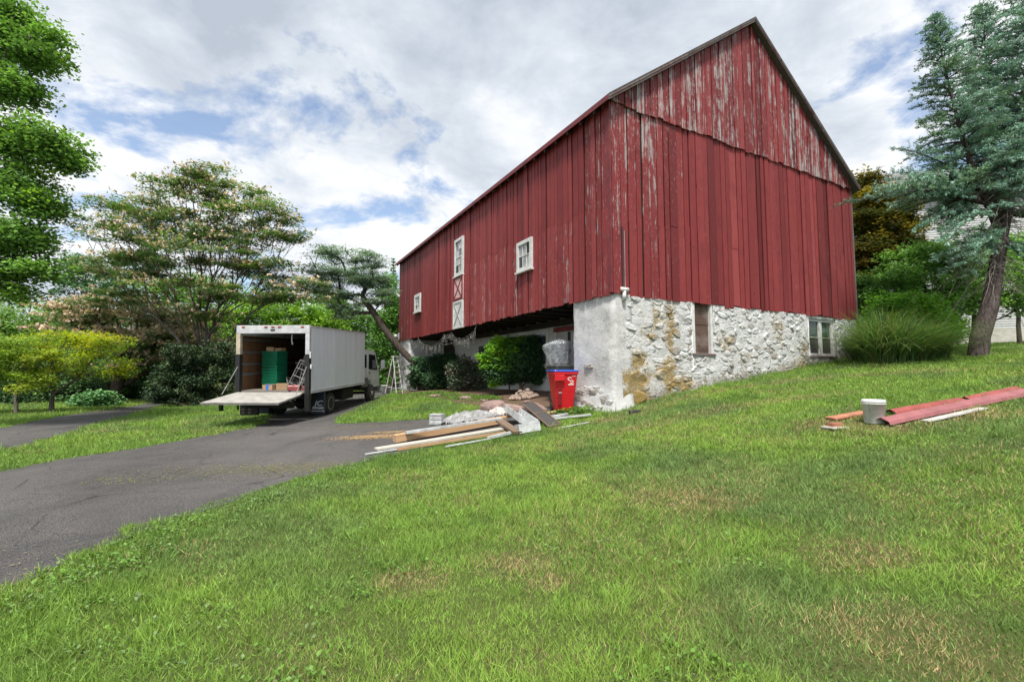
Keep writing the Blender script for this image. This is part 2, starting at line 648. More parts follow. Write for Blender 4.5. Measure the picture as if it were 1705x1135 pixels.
def build_grass():
    r = np.random.default_rng(11)
    n_try = 1750000
    # distance distribution for rho ~ d<4: const ; beyond d^-1.45
    d = np.linspace(1.3, 46, 4000)
    rho = np.where(d < 3.6, 1.0, (3.6 / d) ** 1.38)
    cdf = np.cumsum(rho * d)
    cdf /= cdf[-1]
    dd = np.interp(r.random(n_try), cdf, d)
    th = (r.random(n_try) - .5) * R(124)
    x, y = dd * np.sin(th), dd * np.cos(th)
    ind = inpoly(x, y, DRIVE)
    inl = inpoly(x, y, LANE)
    edge = np.full(n_try, 9.0)
    edge[ind] = poly_nearest(x[ind], y[ind], DRIVE)[0]
    edge[inl] = poly_nearest(x[inl], y[inl], LANE)[0]
    fz = fbm(x, y, 2.6, 3.0, 3)
    ok = ((~ind & ~inl) | (edge < (fz - .26) * .45)) & ~in_barn(x, y, .0)
    ib = inpoly(x, y, BED)
    ok &= ~ib | (r.random(n_try) < .05)
    # thin, patchy cover where the turf is worn
    x, y, dd = x[ok], y[ok], dd[ok]
    n = len(x)
    c, dry = grass_colour(x, y, n, r)
    keep = r.random(n) > dry * .35
    x, y, dd, c, dry = x[keep], y[keep], dd[keep], c[keep], dry[keep]
    n = len(x)
    z = gz(x, y) - .006
    far = np.clip(dd / 3.2, 1, 7)
    h = (.026 + .034 * r.random(n) ** 1.4) * (1 + .13 * (far - 1)) * (.62 + .75 * fbm(x, y, 1.3, 8.0, 2)) * (1 - .35 * dry) * np.where(r.random(n) < .06, 1.7, 1.0) * (.72 + .75 * (fbm(x, y, 6.0, 3.0, 2) > .55))
    bu, bv = w2b(np.c_[x, y])
    h = h * np.where((bv < 0) & (bv > -.28) & (bu > -.6) & (bu < 12.5), 1.2 + 1.5 * r.random(n), 1.0)
    w = (.0036 + .0034 * r.random(n)) * far ** .85
    a = r.random(n) * 2 * np.pi
    lean = r.random(n) ** .7 * 1.15
    la = a + (r.random(n) - .5) * 2.2
    bx, by = np.cos(a) * w * .5, np.sin(a) * w * .5
    V = np.empty((n, 3, 3), np.float32)
    V[:, 0] = np.c_[x - bx, y - by, z]
    V[:, 1] = np.c_[x + bx, y + by, z]
    V[:, 2] = np.c_[x + np.cos(la) * np.sin(lean) * h, y + np.sin(la) * np.sin(lean) * h, z + np.cos(lean) * h + .006]
    cc = np.repeat(c[:, None, :], 3, 1)
    cc[:, 2] *= 1.12
    me = npmesh('lawn_grass', V.reshape(-1, 3), np.arange(n * 3).reshape(-1, 3), cc.reshape(-1, 3))
    o = link('lawn_grass', me, leafmat('grass_blade', .3, .6))
    tag(o, 'mown green lawn grass with dry straw patches and faint wheel tracks', 'grass', kind='stuff')
    print('grass', n)
build_grass()

def leaf_mesh(name, C, size, col, up=.5, aspect=.55, r=None, nrm=None, tang=None, droop=0.0):
    """diamond leaves: C centres (n,3), size (n,), col (n,3)"""
    r = r or rng
    n = len(C)
    N = r.normal(size=(n, 3))
    N /= np.linalg.norm(N, axis=1, keepdims=True)
    N[:, 2] = np.abs(N[:, 2])
    N = N * (1 - up) + np.array([0, 0, 1.0]) * up
    if nrm is not None:
        N = N * .5 + nrm
    N /= np.linalg.norm(N, axis=1, keepdims=True)
    T = r.normal(size=(n, 3)) if tang is None else tang + r.normal(size=(n, 3)) * .35
    T -= N * (T * N).sum(1, keepdims=True)
    T /= np.maximum(np.linalg.norm(T, axis=1, keepdims=True), 1e-6)
    B = np.cross(N, T)
    s = size[:, None]
    V = np.empty((n, 4, 3), np.float32)
    V[:, 0] = C - T * s * .5
    V[:, 1] = C + B * s * aspect * .5 + N * s * .06
    V[:, 2] = C + T * s * .5 - np.array([0, 0, 1.0]) * (s * droop)
    V[:, 3] = C - B * s * aspect * .5 + N * s * .06
    return npmesh(name, V.reshape(-1, 3), np.arange(n * 4).reshape(-1, 4), np.repeat(col, 4, 0))

def build_weeds():
    r = np.random.default_rng(5)
    pts = []
    edge = [P2(*q) for q in ((0, 987), (73, 957), (161, 920), (245, 880), (333, 853), (406, 826), (498, 798), (600, 771))]
    for i in range(210):
        k = r.integers(0, len(edge) - 1)
        t = r.random()
        ex = edge[k][0] + (edge[k + 1][0] - edge[k][0]) * t
        ey = edge[k][1] + (edge[k + 1][1] - edge[k][1]) * t
        off = abs(r.normal()) * .5 + .08
        pts.append((ex + off * .66 + r.normal() * .1, ey - off * .75 + r.normal() * .1))
    for i in range(900):
        d = 1.8 + r.random() ** 1.5 * 9
        th = (r.random() - .5) * R(104)
        pts.append((d * math.sin(th), d * math.cos(th)))
    pts = np.array(pts)
    f = fbm(pts[:, 0], pts[:, 1], .8, 17.0, 3)
    m = ~inpoly(pts[:, 0], pts[:, 1], DRIVE) & ((f > .5) | (np.arange(len(pts)) < 210)) & ~in_barn(pts[:, 0], pts[:, 1], .1)
    pts = pts[m]
    k = 13
    C = np.repeat(pts, k, 0)
    n = len(C)
    C = C + r.normal(size=(n, 2)) * .055
    z = gz(C[:, 0], C[:, 1]) + .022 + r.random(n) * .03
    base = np.repeat(np.where(r.random(len(pts))[:, None] < .25, np.array([[.15, .235, .085]]), np.array([[.125, .25, .04]])), k, 0)
    col = base * (.6 + .65 * r.random((n, 1)))
    me = leaf_mesh('weeds', np.c_[C, z], .012 + .026 * r.random(n) ** 1.4, col, .45, .7, r)
    tag(link('weeds', me, leafmat('weed_leaf', .25, .5)), 'broad-leaved clover and weeds in the lawn along the asphalt edge', 'weeds', kind='stuff')
build_weeds()

def build_litter():
    """sawdust and dried clippings lying on the asphalt"""
    r = np.random.default_rng(15)
    C, cols = [], []
    spots = [((620, 728), .45, .16, 2200, (.50, .34, .17)), ((655, 720), .35, .1, 900, (.46, .32, .17)), ((455, 783), 1.0, .3, 1500, (.20, .19, .08)), ((500, 778), .8, .2, 800, (.20, .19, .08)),
             ((20, 940), .5, .2, 60, (.22, .19, .09)), ((215, 800), .4, .15, 160, (.24, .25, .06)),
             ((60, 968), .6, .12, 120, (.20, .17, .09)), ((590, 712), 1.1, .25, 900, (.24, .21, .09)), ((930, 690), .5, .3, 500, (.30, .17, .09))]
    for q, sx, sy, n, c in spots:
        p = pg(*q)
        xy = np.c_[p[0] + r.normal(size=n) * sx, p[1] + r.normal(size=n) * sy + 0.0]
        C.append(xy)
        cols.append(np.array(c) * (.6 + .8 * r.random((n, 1))))
    C, cols = np.vstack(C), np.vstack(cols)
    m = inpoly(C[:, 0], C[:, 1], DRIVE)
    C, cols = C[m], cols[m]
    n = len(C)
    me = leaf_mesh('straw_litter', np.c_[C, gz(C[:, 0], C[:, 1]) + .017], .02 + .03 * r.random(n), cols, .93, .35, r)
    tag(link('straw_litter', me, leafmat('straw', .1, .9)), 'pale sawdust and dried grass clippings scattered on the asphalt', 'litter', kind='stuff')
build_litter()

# ------------------------------------------------------------------ barn
BL, BG, ZB, ZE, ZP, DR = 20.08, 11.87, 3.518, 8.60, 12.86, 2.0
SLOPE = (ZP - ZE) / (BG / 2)
def mat_siding():
    t = NT('red_siding')
    at_ = t.n.new('ShaderNodeAttribute'); at_.attribute_name = 'Col'
    sp = t.n.new('ShaderNodeSeparateColor'); t.l.new(at_.outputs['Color'], sp.inputs[0])
    wear, tone = sp.outputs[0], sp.outputs[1]
    v = t.mapping((17, 17, .6)); v2 = t.mapping((40, 40, 2.4)); v3 = t.mapping((5, 5, 3.0))
    streak = t.noise(1.0, 6, .62, v, .3); fine = t.noise(1.0, 5, .7, v2, .2); blot = t.noise(1.0, 5, .65, v3)
    red = t.mix(t.ramp(fine, [(.3, 0.0), (.72, 1.0)]), (.150, .0215, .0235), (.262, .043, .043))
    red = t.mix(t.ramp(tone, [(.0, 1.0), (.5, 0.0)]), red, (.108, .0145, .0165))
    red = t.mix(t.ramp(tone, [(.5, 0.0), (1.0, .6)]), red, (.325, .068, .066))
    red = t.mix(t.ramp(t.noise(1.7, 4, .6), [(.5, 0.0), (.75, .5)]), red, (.115, .018, .021))
    grey = t.mix(t.ramp(fine, [(.3, 0.0), (.7, 1.0)]), (.16, .14, .138), (.50, .48, .48))
    s = t.math('ADD', t.math('MULTIPLY', streak, .62), t.math('MULTIPLY', blot, .38))
    k = t.math('ADD', t.math('SUBTRACT', s, .702), t.math('MULTIPLY', wear, .36))
    peel = t.ramp(t.math('MULTIPLY', k, 14.0, True), [(.0, 0.0), (1.0, .92)])
    flake = t.ramp(t.noise(26, 4, .6, t.mapping((1, 1, .35))), [(.60, 0.0), (.67, 1.0)])
    peel2 = t.math('MULTIPLY', flake, t.ramp(wear, [(.15, 0.0), (.6, .8)]))
    c = t.mix(peel, red, grey)
    c = t.mix(peel2, c, (.42, .33, .33))
    knots = t.ramp(t.voro(1.0, t.mapping((3.3, 3.3, 1.6))), [(.05, .75), (.085, 0.0)])
    c = t.mix(knots, c, (.05, .008, .01))
    t.bump(t.math('ADD', streak, t.math('MULTIPLY', fine, .6)), .4, .012)
    return t.done(c, t.ramp(peel, [(0, .62), (1, .9)]), 0, .25)
def mat_white(name, base=(.66, .67, .67), under=(.33, .30, .265), attr=False):
    """whitewash over rubble; Col.r = lichen growth, Col.g = bare stone"""
    t = NT(name)
    p = t.mapping((1, 1, 1), 'World')
    n0, n1, n2 = t.noise(1.1, 5, .6, p), t.noise(6.5, 6, .65, p, .3), t.noise(30, 5, .7, p)
    c = t.mix(t.ramp(n2, [(.3, 0.0), (.7, 1.0)]), tuple(b * .8 for b in base), base)
    m = t.math('ADD', t.math('MULTIPLY', n1, .7), t.math('MULTIPLY', n0, .3))
    if attr:
        at_ = t.n.new('ShaderNodeAttribute'); at_.attribute_name = 'Col'
        sp = t.n.new('ShaderNodeSeparateColor'); t.l.new(at_.outputs['Color'], sp.inputs[0])
        m = t.math('ADD', m, t.math('MULTIPLY', sp.outputs[1], .35))
        und = t.mix(sp.outputs[2], under, (.19, .19, .20))
        c = t.mix(t.ramp(m, [(.545, 0.0), (.65, .9)]), c, und)
    else:
        c = t.mix(t.ramp(m, [(.50, 0.0), (.62, .8)]), c, under)
    c = t.mix(t.ramp(t.noise(3.0, 5, .7, p), [(.56, 0.0), (.7, .5)]), c, (.42, .44, .46))
    c = t.mix(t.ramp(t.noise(2.1, 6, .7, p, .6), [(.62, 0.0), (.70, .7)]), c, (.33, .23, .13))
    if attr:
        l = t.math('ADD', t.noise(7.0, 6, .7, p, .4), t.math('MULTIPLY', sp.outputs[0], .5))
        yel = t.mix(t.ramp(n2, [(.3, 0.0), (.7, 1.0)]), (.12, .085, .02), (.43, .265, .02))
        c = t.mix(t.ramp(t.math('ADD', l, t.math('MULTIPLY', t.math('SUBTRACT', n2, .5), .9)), [(.60, 0.0), (.84, .85)]), c, yel)
    crv = t.noise(11, 5, .75, t.mapping((.55, .55, 1.3), 'World'), 1.0)
    c = t.mix(t.ramp(crv, [(.34, .55), (.41, 0.0)]), c, tuple(u * .45 for u in under))
    t.bump(t.math('ADD', t.math('ADD', t.math('MULTIPLY', n1, .7), t.math('MULTIPLY', n2, .5)), t.math('MULTIPLY', crv, .9 if attr else .3)), .9 if attr else .55, .05)
    return t.done(c, .92, 0, .15)
M_SIDE = mat_siding()
M_WW = mat_white('whitewash', attr=True)
M_WWG = mat_white('whitewash_worn', (.48, .475, .46), (.28, .25, .22))
M_STONE = mat_white('bare_stone', (.38, .35, .32), (.22, .19, .17))
M_LICH2 = M_WWG
M_PLAST = mat_white('lime_plaster', (.60, .60, .60), (.40, .385, .37))
M_DARK = wood('dark_timber', (.022, .017, .014), (.05, .04, .032), axis=1)
M_GREYW = wood('weathered_wood', (.11, .085, .082), (.25, .215, .21), (.15, .035, .035), axis=1, scale=.8)
M_REDW = simple('red_trim', (.17, .022, .026), .6, 0, .4, 5)
M_WPAINT = simple('white_paint', (.60, .60, .59), .55, 0, .22, 7)
M_ROOF = simple('roof_shingle', (.10, .095, .09), .9, 0, .4, 9)
M_BOARDUP = wood('old_plywood', (.07, .042, .032), (.15, .10, .078), (.24, .20, .18), axis=0, scale=.5)
M_GAPSHADE = simple('gap_shade_black', (.02, .02, .021), .6, 0, .3)  # black that stands in for the shade inside gaps
def glassmat(name, col, rough=.06, spec=.6):
    if name not in MATS:
        t = NT(name)
        MATS[name] = t.done(t.mix(t.ramp(t.noise(2.2, 3), [(.35, 0.0), (.65, 1.0)]), tuple(c * .5 for c in col), col), rough, 0, spec)
        t.bump(t.noise(1.6, 2), .08, .02)
    return MATS[name]
M_GLASS = glassmat('window_glass', (.06, .075, .08))
M_CURTSKY = glassmat('curtain_sky_glass', (.42, .43, .44), .12)  # pale pane tone paints in whitish curtains and cloud reflection
M_SCREEN = simple('insect_screen', (.055, .052, .05), .8, 0, .2, 12)

barn = empty('barn', b2w(0, 0, 0), AZ, 'large weathered red board barn on whitewashed stone walls', 'barn')
rb = np.random.default_rng(21)
QF = np.array([(0, 3, 2, 1), (4, 5, 6, 7), (0, 1, 5, 4), (1, 2, 6, 5), (2, 3, 7, 6), (3, 0, 4, 7)])
def board(kind, a0, a1, d, th, zb0, zb1, zt0, zt1, wb, wt, tone):
    """a0..a1 along the wall, d = how proud the back face is, wb/wt = paint wear at bottom/top"""
    nz = 4
    V, Cc = [], []
    tw = rb.normal() * .004
    for k in range(nz + 1):
        f = k / nz
        for (a, dd) in ((a0, d), (a1, d), (a1, d + th), (a0, d + th)):
            z = (zb0 + (zt0 - zb0) * f) if a == a0 else (zb1 + (zt1 - zb1) * f)
            o = -(dd + tw * (f - .5) + (.003 * math.sin(3 * f + tone * 9)))
            V.append((a, o, z) if kind == 'gable' else (o, a, z))
            w = wb + (wt - wb) * f
            Cc.append((w, tone, 0))
    Fq = []
    for k in range(nz):
        b = k * 4
        for i in range(4):
            j = (i + 1) % 4
            Fq.append((b + i, b + j, b + 4 + j, b + 4 + i))
    Fq += [(3, 2, 1, 0), (nz * 4, nz * 4 + 1, nz * 4 + 2, nz * 4 + 3)]
    if kind != 'gable':
        Fq = [f[::-1] for f in Fq]
    return link('siding_board', npmesh('siding_board', np.array(V), np.array(Fq), np.array(Cc)), M_SIDE, barn)
def widths(total, lo, hi):
    out, s = [], 0.0
    while s < total - lo * .6:
        w = lo + (hi - lo) * rb.random()
        if s + w > total - lo * .5:
            w = total - s
        out.append((s, s + w))
        s += w
    return out
def roof_z(x):
    return ZE + SLOPE * min(x, BG - x)
# gable, lower tier
for (a, b) in widths(BG, .19, .32):
    g = .011 + .016 * rb.random() ** 2
    d = .018 + .034 * rb.random()
    tone = float(np.clip(.48 + rb.normal() * .24, 0, 1))
    cx = (a + b) / 2
    wt = .48 * math.exp(-((cx - .9) / 1.5) ** 2) + .12 * rb.random() + .10
    wb = .06 + .26 * rb.random() ** 1.5
    zb_ = ZB + rb.normal() * .022
    if rb.random() < .55 and .4 < cx < BG:
        zj = ZB + (1.75 + .45 * rb.random() if cx < 6 else 1.2 + 1.2 * rb.random())
        board('gable', a + g, b - g, d, .024, zb_, zb_ + rb.normal() * .008, zj - .003, zj - .003, wb, wb + .05, float(np.clip(tone + .05, 0, 1)))
        board('gable', a + g, b - g, d - .004, .024, zj + .003, zj + .003, ZE + .05, ZE + .05, wb + .05, wt, tone)
    else:
        board('gable', a + g, b - g, d, .024, zb_, zb_ + rb.normal() * .008, ZE + .05, ZE + .05, wb, wt, tone)
# gable, upper tier, lapping over the lower one
for (a, b) in widths(BG, .17, .28):
    for (a_, b_) in (((a, BG / 2), (BG / 2, b)) if a < BG / 2 < b else ((a, b),)):
        if b_ - a_ < .04:
            continue
        g = .008 + .011 * rb.random()
        d = .072 + .022 * rb.random()
        cx = (a_ + b_) / 2
        w0 = .34 + .26 * rb.random() + .16 * math.exp(-((cx - 9.6) / 1.6) ** 2) + .12 * math.exp(-((cx - .8) / 1.0) ** 2)
        zl = ZE - .07 + rb.normal() * .022
        board('gable', a_ + g, b_ - g, d, .024, zl, zl + rb.normal() * .01, roof_z(a_ + g) + .01, roof_z(b_ - g) + .01,
              w0, w0 * (.75 + .4 * rb.random()), float(np.clip(.38 + rb.normal() * .24, 0, 1)))
# long side
for (a, b) in widths(BL, .17, .30):
    g = .012 + .014 * rb.random()
    d = .020 + .034 * rb.random()
    cx = (a + b) / 2
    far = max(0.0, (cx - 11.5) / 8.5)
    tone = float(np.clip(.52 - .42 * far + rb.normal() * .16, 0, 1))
    zb_ = ZB + rb.normal() * .018
    if cx < 10.9:
        zj = 5.82 + .03 * cx + (.09 if int(cx * 1.3) % 2 else 0) + rb.normal() * .02
    else:
        zj = 4.6 + 1.4 * rb.random() if rb.random() < .5 else None
    wl_, wu = .18 + .34 * rb.random(), .05 + .16 * rb.random()
    if cx < 1.0:
        wl_, wu = .35, .4
    if zj:
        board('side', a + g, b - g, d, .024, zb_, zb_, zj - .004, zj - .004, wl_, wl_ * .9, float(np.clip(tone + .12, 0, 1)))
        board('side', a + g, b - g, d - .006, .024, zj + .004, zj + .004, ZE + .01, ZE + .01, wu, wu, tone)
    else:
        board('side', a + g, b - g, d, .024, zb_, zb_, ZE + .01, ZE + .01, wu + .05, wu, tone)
# corner trim boards
MB().box(-.052, -.004, -.055, .09, ZB + .05, ZE - .05).build('corner_board', M_REDW, barn)
MB().box(BG - .03, BG + .055, -.075, .02, ZB - .02, ZE - .1).build('corner_board', M_GREYW, barn)
# dark backing added behind the boards to block light, and the closed barn rear
m = MB()
m.box(.0, .06, .06, BL - .06, ZB + .02, ZE - .02)
m.prism([(.0, ZB + .02), (BG, ZB + .02), (BG, ZE - .02), (BG / 2, ZP - .02), (.0, ZE - .02)], 'y', .0, .06)
m.prism([(.0, ZB), (BG, ZB), (BG, ZE - .02), (BG / 2, ZP - .02), (.0, ZE - .02)], 'y', BL - .06, BL)
m.box(BG - .06, BG, .06, BL - .06, ZB, ZE - .02)
m.build('dark_backing', M_DARK, barn)
# roof
OV, RK = .24, .26
th = .10
def roofpoly(t0, t1):
    return [(-OV, ZE - SLOPE * OV + t0), (BG / 2, ZP + t0), (BG + OV, ZE - SLOPE * OV + t0),
            (BG + OV, ZE - SLOPE * OV + t1), (BG / 2, ZP + t1), (-OV, ZE - SLOPE * OV + t1)]
roof = MB().prism(roofpoly(.03, .03 + th), 'y', -RK, BL + RK).build('roof', M_ROOF, barn)
MB().prism([(x, z) for x, z in roofpoly(.132, .162)], 'y', -RK - .05, BL + RK + .05).build('shingle_layer', M_ROOF, roof)
def rake(x0, x1, t0, t1, y0, y1, mat):
    z0, z1 = ZE + SLOPE * min(x0, BG - x0), ZE + SLOPE * min(x1, BG - x1)
    MB().prism([(x0, z0 + t0), (x1, z1 + t0), (x1, z1 + t1), (x0, z0 + t1)], 'y', y0, y1).build('rake_board', mat, roof)
for (f0, f1, mt) in ((0, .48, M_GREYW), (.485, .78, M_GREYW), (.785, 1, M_GREYW)):
    s0, s1 = -OV + (BG / 2 + OV) * f0, -OV + (BG / 2 + OV) * f1
    j = rb.normal() * .008
    rake(s0, s1, .0 + j, .07 + j, -RK - .022, -RK - .002, mt)
    rake(s0, s1, .07 + j, .128 + j, -RK - .042, -RK - .002, mt)
    rake(BG - s1, BG - s0, .02 + j, .07 + j, -RK - .022, -RK - .002, mt)
    rake(BG - s1, BG - s0, .07 + j, .128 + j, -RK - .042, -RK - .002, mt)
MB().prism([(-OV - .022, ZE - SLOPE * OV + .0), (-OV - .002, ZE - SLOPE * OV + .0), (-OV - .002, ZE - SLOPE * OV + .128), (-OV - .022, ZE - SLOPE * OV + .128)], 'y', -RK, BL + RK).build('fascia_board', M_REDW, roof)
for k in range(34):
    y = .3 + k * .6
    MB().prism([(-OV + .01, ZE - SLOPE * OV - .09), (-.05, ZE - .10), (-.05, ZE + .02 - SLOPE * .05), (-OV + .01, ZE - SLOPE * OV + .028)], 'y', y, y + .06).build('rafter_tail', M_DARK, roof)

# windows: canonical unit in its own XZ plane, facing -Y
def window(w, h, cols, rows, pos, rot, casing=.1, glass=M_CURTSKY, proud=.075, mat=M_WPAINT, sill=True, name='window'):
    f = MB()
    f.box(0, casing, -proud, 0, 0, h); f.box(w - casing, w, -proud, 0, 0, h)
    f.box(casing, w - casing, -proud, 0, h - casing, h); f.box(casing, w - casing, -proud, 0, 0, casing)
    o = f.build(name, mat, barn)
    o.location = pos
    o.rotation_euler = (0, 0, rot)
    iw, ih = w - 2 * casing, h - 2 * casing
    mu = .02
    m_ = MB()
    for i in range(1, cols):
        x = casing + iw * i / cols
        m_.box(x - mu / 2, x + mu / 2, -proud * .62, -proud * .3, casing, h - casing)
    for j in range(1, rows):
        z = casing + ih * j / rows
        t = mu if not (rows == 4 and j == 2) else .05
        m_.box(casing, w - casing, -proud * .66, -proud * .31, z - t / 2, z + t / 2)
    if cols * rows > 1:
        m_.build('muntin', mat, o)
    for i in range(cols):
        for j in range(rows):
            x0, x1 = casing + iw * i / cols, casing + iw * (i + 1) / cols
            z0, z1 = casing + ih * j / rows, casing + ih * (j + 1) / rows
            tl = rb.normal() * .006
            MB().add([(x0, -proud * .42 + tl, z0), (x1, -proud * .42 - tl, z0), (x1, -proud * .42 - tl, z1), (x0, -proud * .42 + tl, z1)], [(0, 1, 2, 3)]).build('pane', glass if not callable(glass) else glass(i, j), o)
    if sill:
        MB().box(-.04, w + .04, -proud - .05, 0, -.06, -.001).build('sill', mat, o)
    return o
RS = -math.pi / 2
mixg = lambda i, j: M_CURTSKY if (i + j) % 3 else M_GLASS
window(.98, 1.02, 3, 2, (-.062, 4.68, 4.95), RS, .12, mixg)
window(1.0, 1.68, 2, 4, (-.062, 10.46, 5.86), RS, .13, mixg)
window(1.08, 1.0, 2, 3, (-.062, 16.57, 4.94), RS, .17, mixg)
def hatch(pos, w, h, panel, xmat, frame, name):
    o = MB().box(0, w, -.05, 0, 0, h).build(name, panel, barn)
    o.location = pos
    o.rotation_euler = (0, 0, RS)
    f = .09
    for (x0, x1, z0, z1) in ((0, f, 0, h), (w - f, w, 0, h), (f, w - f, 0, f), (f, w - f, h - f, h)):
        MB().box(x0, x1, -.075, -.0502, z0, z1).build('rail', frame, o)
    for s in (0, 1):
        x0, x1 = (f, w - f) if s == 0 else (w - f, f)
        t, y0 = .035, -.068 - .008 * s
        MB().add([(x0 - t, y0, f), (x0 + t, y0, f), (x1 + t, y0, h - f), (x1 - t, y0, h - f), (x0 - t, -.0505, f), (x0 + t, -.0505, f), (x1 + t, -.0505, h - f), (x1 - t, -.0505, h - f)],
                 [(0, 1, 2, 3), (4, 7, 6, 5), (0, 4, 5, 1), (1, 5, 6, 2), (2, 6, 7, 3), (3, 7, 4, 0)]).build('cross_brace', xmat, o)
    return o
M_PINK = simple('faded_pink_paint', (.62, .40, .40), .7, 0, .3, 5)
M_GREYP = simple('grey_brace_paint', (.28, .28, .28), .7, 0, .3, 5)
hatch((-.082, 10.50, 4.76), 1.06, 1.06, M_PINK, M_REDW, M_REDW, 'hatch_door')['label'] = 'faded pinkish hatch door with red cross braces'
hatch((-.082, 10.52, 3.50), 1.10, 1.22, M_WPAINT, M_GREYP, M_WPAINT, 'hatch_door')['label'] = 'white hatch door with grey cross braces'

# ---- stone basement
def gy(x):
    q = b2w(x, -.02)
    return g1(q[0], q[1])
OPEN = [(2.90, 3.76, 2.10, 3.60), (8.70, 10.40, 2.10, 3.60)]
def wobble(x, z, s=2.2, o=0.0, a=.035):
    return (fbm(np.array([x]), np.array([z]), s, o, 3)[0] - .5) * 2 * a
LICH = [(.62, .86, .60, .36, 1.0), (.72, 1.36, .55, .26, .95), (.70, 1.86, .5, .28, .75), (1.75, 1.55, .45, .3, .62), (2.0, 2.75, .22, .8, .68), (1.95, 1.5, .3, .6, .8), (2.5, 1.25, .38, .3, .68),
        (8.35, 2.35, .25, .3, .5), (8.15, 1.9, .36, .22, .5), (1.2, 2.6, .36, .26, .42), (4.3, 2.4, .4, .3, .42), (6.9, 2.9, .4, .5, .38), (1.5, 3.0, .2, .5, .45), (5.2, 2.0, .5, .3, .35)]
def stain(x, z):
    """lichen, bare stone, greyness at a point of the gable wall"""
    l = np.zeros_like(x)
    for (cx, cz, rx, rz, a_) in LICH:
        l = np.maximum(l, a_ * np.exp(-(((x - cx) / rx) ** 2 + ((z - cz) / rz) ** 2) ** 1.5 * .9))
    gnd = np.interp(x, [0, .8, 2.9, 5.5, 8.4, 11.6, 12], [.55, .76, 1.07, 1.34, 1.74, 2.03, 2.1])
    bare = np.clip(1 - (z - gnd) / .42, 0, 1) * .75 + .35 * np.exp(-((x - BG + .3) / .5) ** 2)
    return np.c_[l, np.clip(bare, 0, 1), np.zeros_like(x)]
def gable_wall():
    xs = sorted(set([.3] + list(np.arange(.5, BG, .10)) + [BG] + [v for o in OPEN for v in o[:2]]))
    zs = sorted(set(list(np.arange(0.2, 3.5, .09)) + [ZB + .01] + [v for o in OPEN for v in o[2:3]]))
    X, Z = np.meshgrid(xs, zs)
    Y = -.028 + (fbm(X, Z, 4.0, 2.0, 3) - .5) * .075
    idx = np.arange(X.size).reshape(X.shape)
    Q = []
    for j in range(len(zs) - 1):
        for i in range(len(xs) - 1):
            cx, cz = (xs[i] + xs[i + 1]) / 2, (zs[j] + zs[j + 1]) / 2
            if any(o[0] < cx < o[1] and o[2] < cz < o[3] for o in OPEN):
                continue
            Q.append((idx[j, i], idx[j, i + 1], idx[j + 1, i + 1], idx[j + 1, i]))
    return link('stone_wall', npmesh('stone_wall', np.c_[X.ravel(), Y.ravel(), Z.ravel()], np.array(Q), stain(X.ravel(), Z.ravel()), smooth=True), M_WW, barn)
wall = gable_wall()
m = MB()
for o in OPEN:      # window reveals
    m.box(o[0] - .05, o[0], .03, .4, o[2] - .05, o[3]); m.box(o[1], o[1] + .05, .03, .4, o[2] - .05, o[3]); m.box(o[0], o[1], .03, .4, o[2] - .05, o[2])
    m.box(o[0], o[1], .34, .4, o[2], o[3])
m.build('reveal', M_WWG, wall)
# stone shapes shared between the stones
def stone_mesh(i):
    r = np.random.default_rng(100 + i)
    n = 8
    ang = (np.arange(n) + .5) / n * 2 * np.pi + r.normal(size=n) * .16
    e = .36 + .3 * r.random()
    cx, cy = np.cos(ang), np.sin(ang)
    sx = np.sign(cx) * np.abs(cx) ** e * .5
    sz = np.sign(cy) * np.abs(cy) ** e * .5
    rad = 1 + r.normal(size=n) * .07
    V = []
    for f, y in ((1.0, .5), (.99, -.08), (.78, -.40)):
        for k in range(n):
            V.append((sx[k] * f * rad[k], y + r.normal() * .05, sz[k] * f * rad[k]))
    V.append((r.normal() * .05, -.5, r.normal() * .05))
    Fc = []
    for l in (0, 1):
        for k in range(n):
            k2 = (k + 1) % n
            Fc.append((l * n + k, l * n + k2, (l + 1) * n + k2, (l + 1) * n + k))
    for k in range(n):
        Fc.append((2 * n + k, 2 * n + (k + 1) % n, 3 * n))
    me = bpy.data.meshes.new('stone')
    me.from_pydata(V, [], Fc)
    me.update()
    me.materials.append(M_WW)
    return me
STONES = [stone_mesh(i) for i in range(16)]
def stone(parent, pos, size, mat, rot=(0, 0, 0)):
    o = bpy.data.objects.new('stone', STONES[rb.integers(0, 16)])
    COL.objects.link(o)
    o.parent = parent
    o.location, o.scale, o.rotation_euler = pos, size, rot
    s = o.material_slots[0]
    s.link = 'OBJECT'
    s.material = mat
    return o
BIG = [(.66, .92, .92, .52), (.72, 1.40, .86, .26), (.72, 1.84, .74, .40), (1.62, 1.95, .9, .34), (1.70, 1.50, .6, .26), (1.05, 2.85, .6, .40), (.95, 2.38, .6, .34)]
def clip(poly, nx, nz, d):
    out = []
    for i in range(len(poly)):
        p, q = poly[i], poly[(i + 1) % len(poly)]
        a_, b_ = p[0] * nx + p[1] * nz - d, q[0] * nx + q[1] * nz - d
        if a_ <= 0:
            out.append(p)
        if a_ * b_ < 0:
            f = a_ / (a_ - b_)
            out.append((p[0] + (q[0] - p[0]) * f, p[1] + (q[1] - p[1]) * f))
    return out
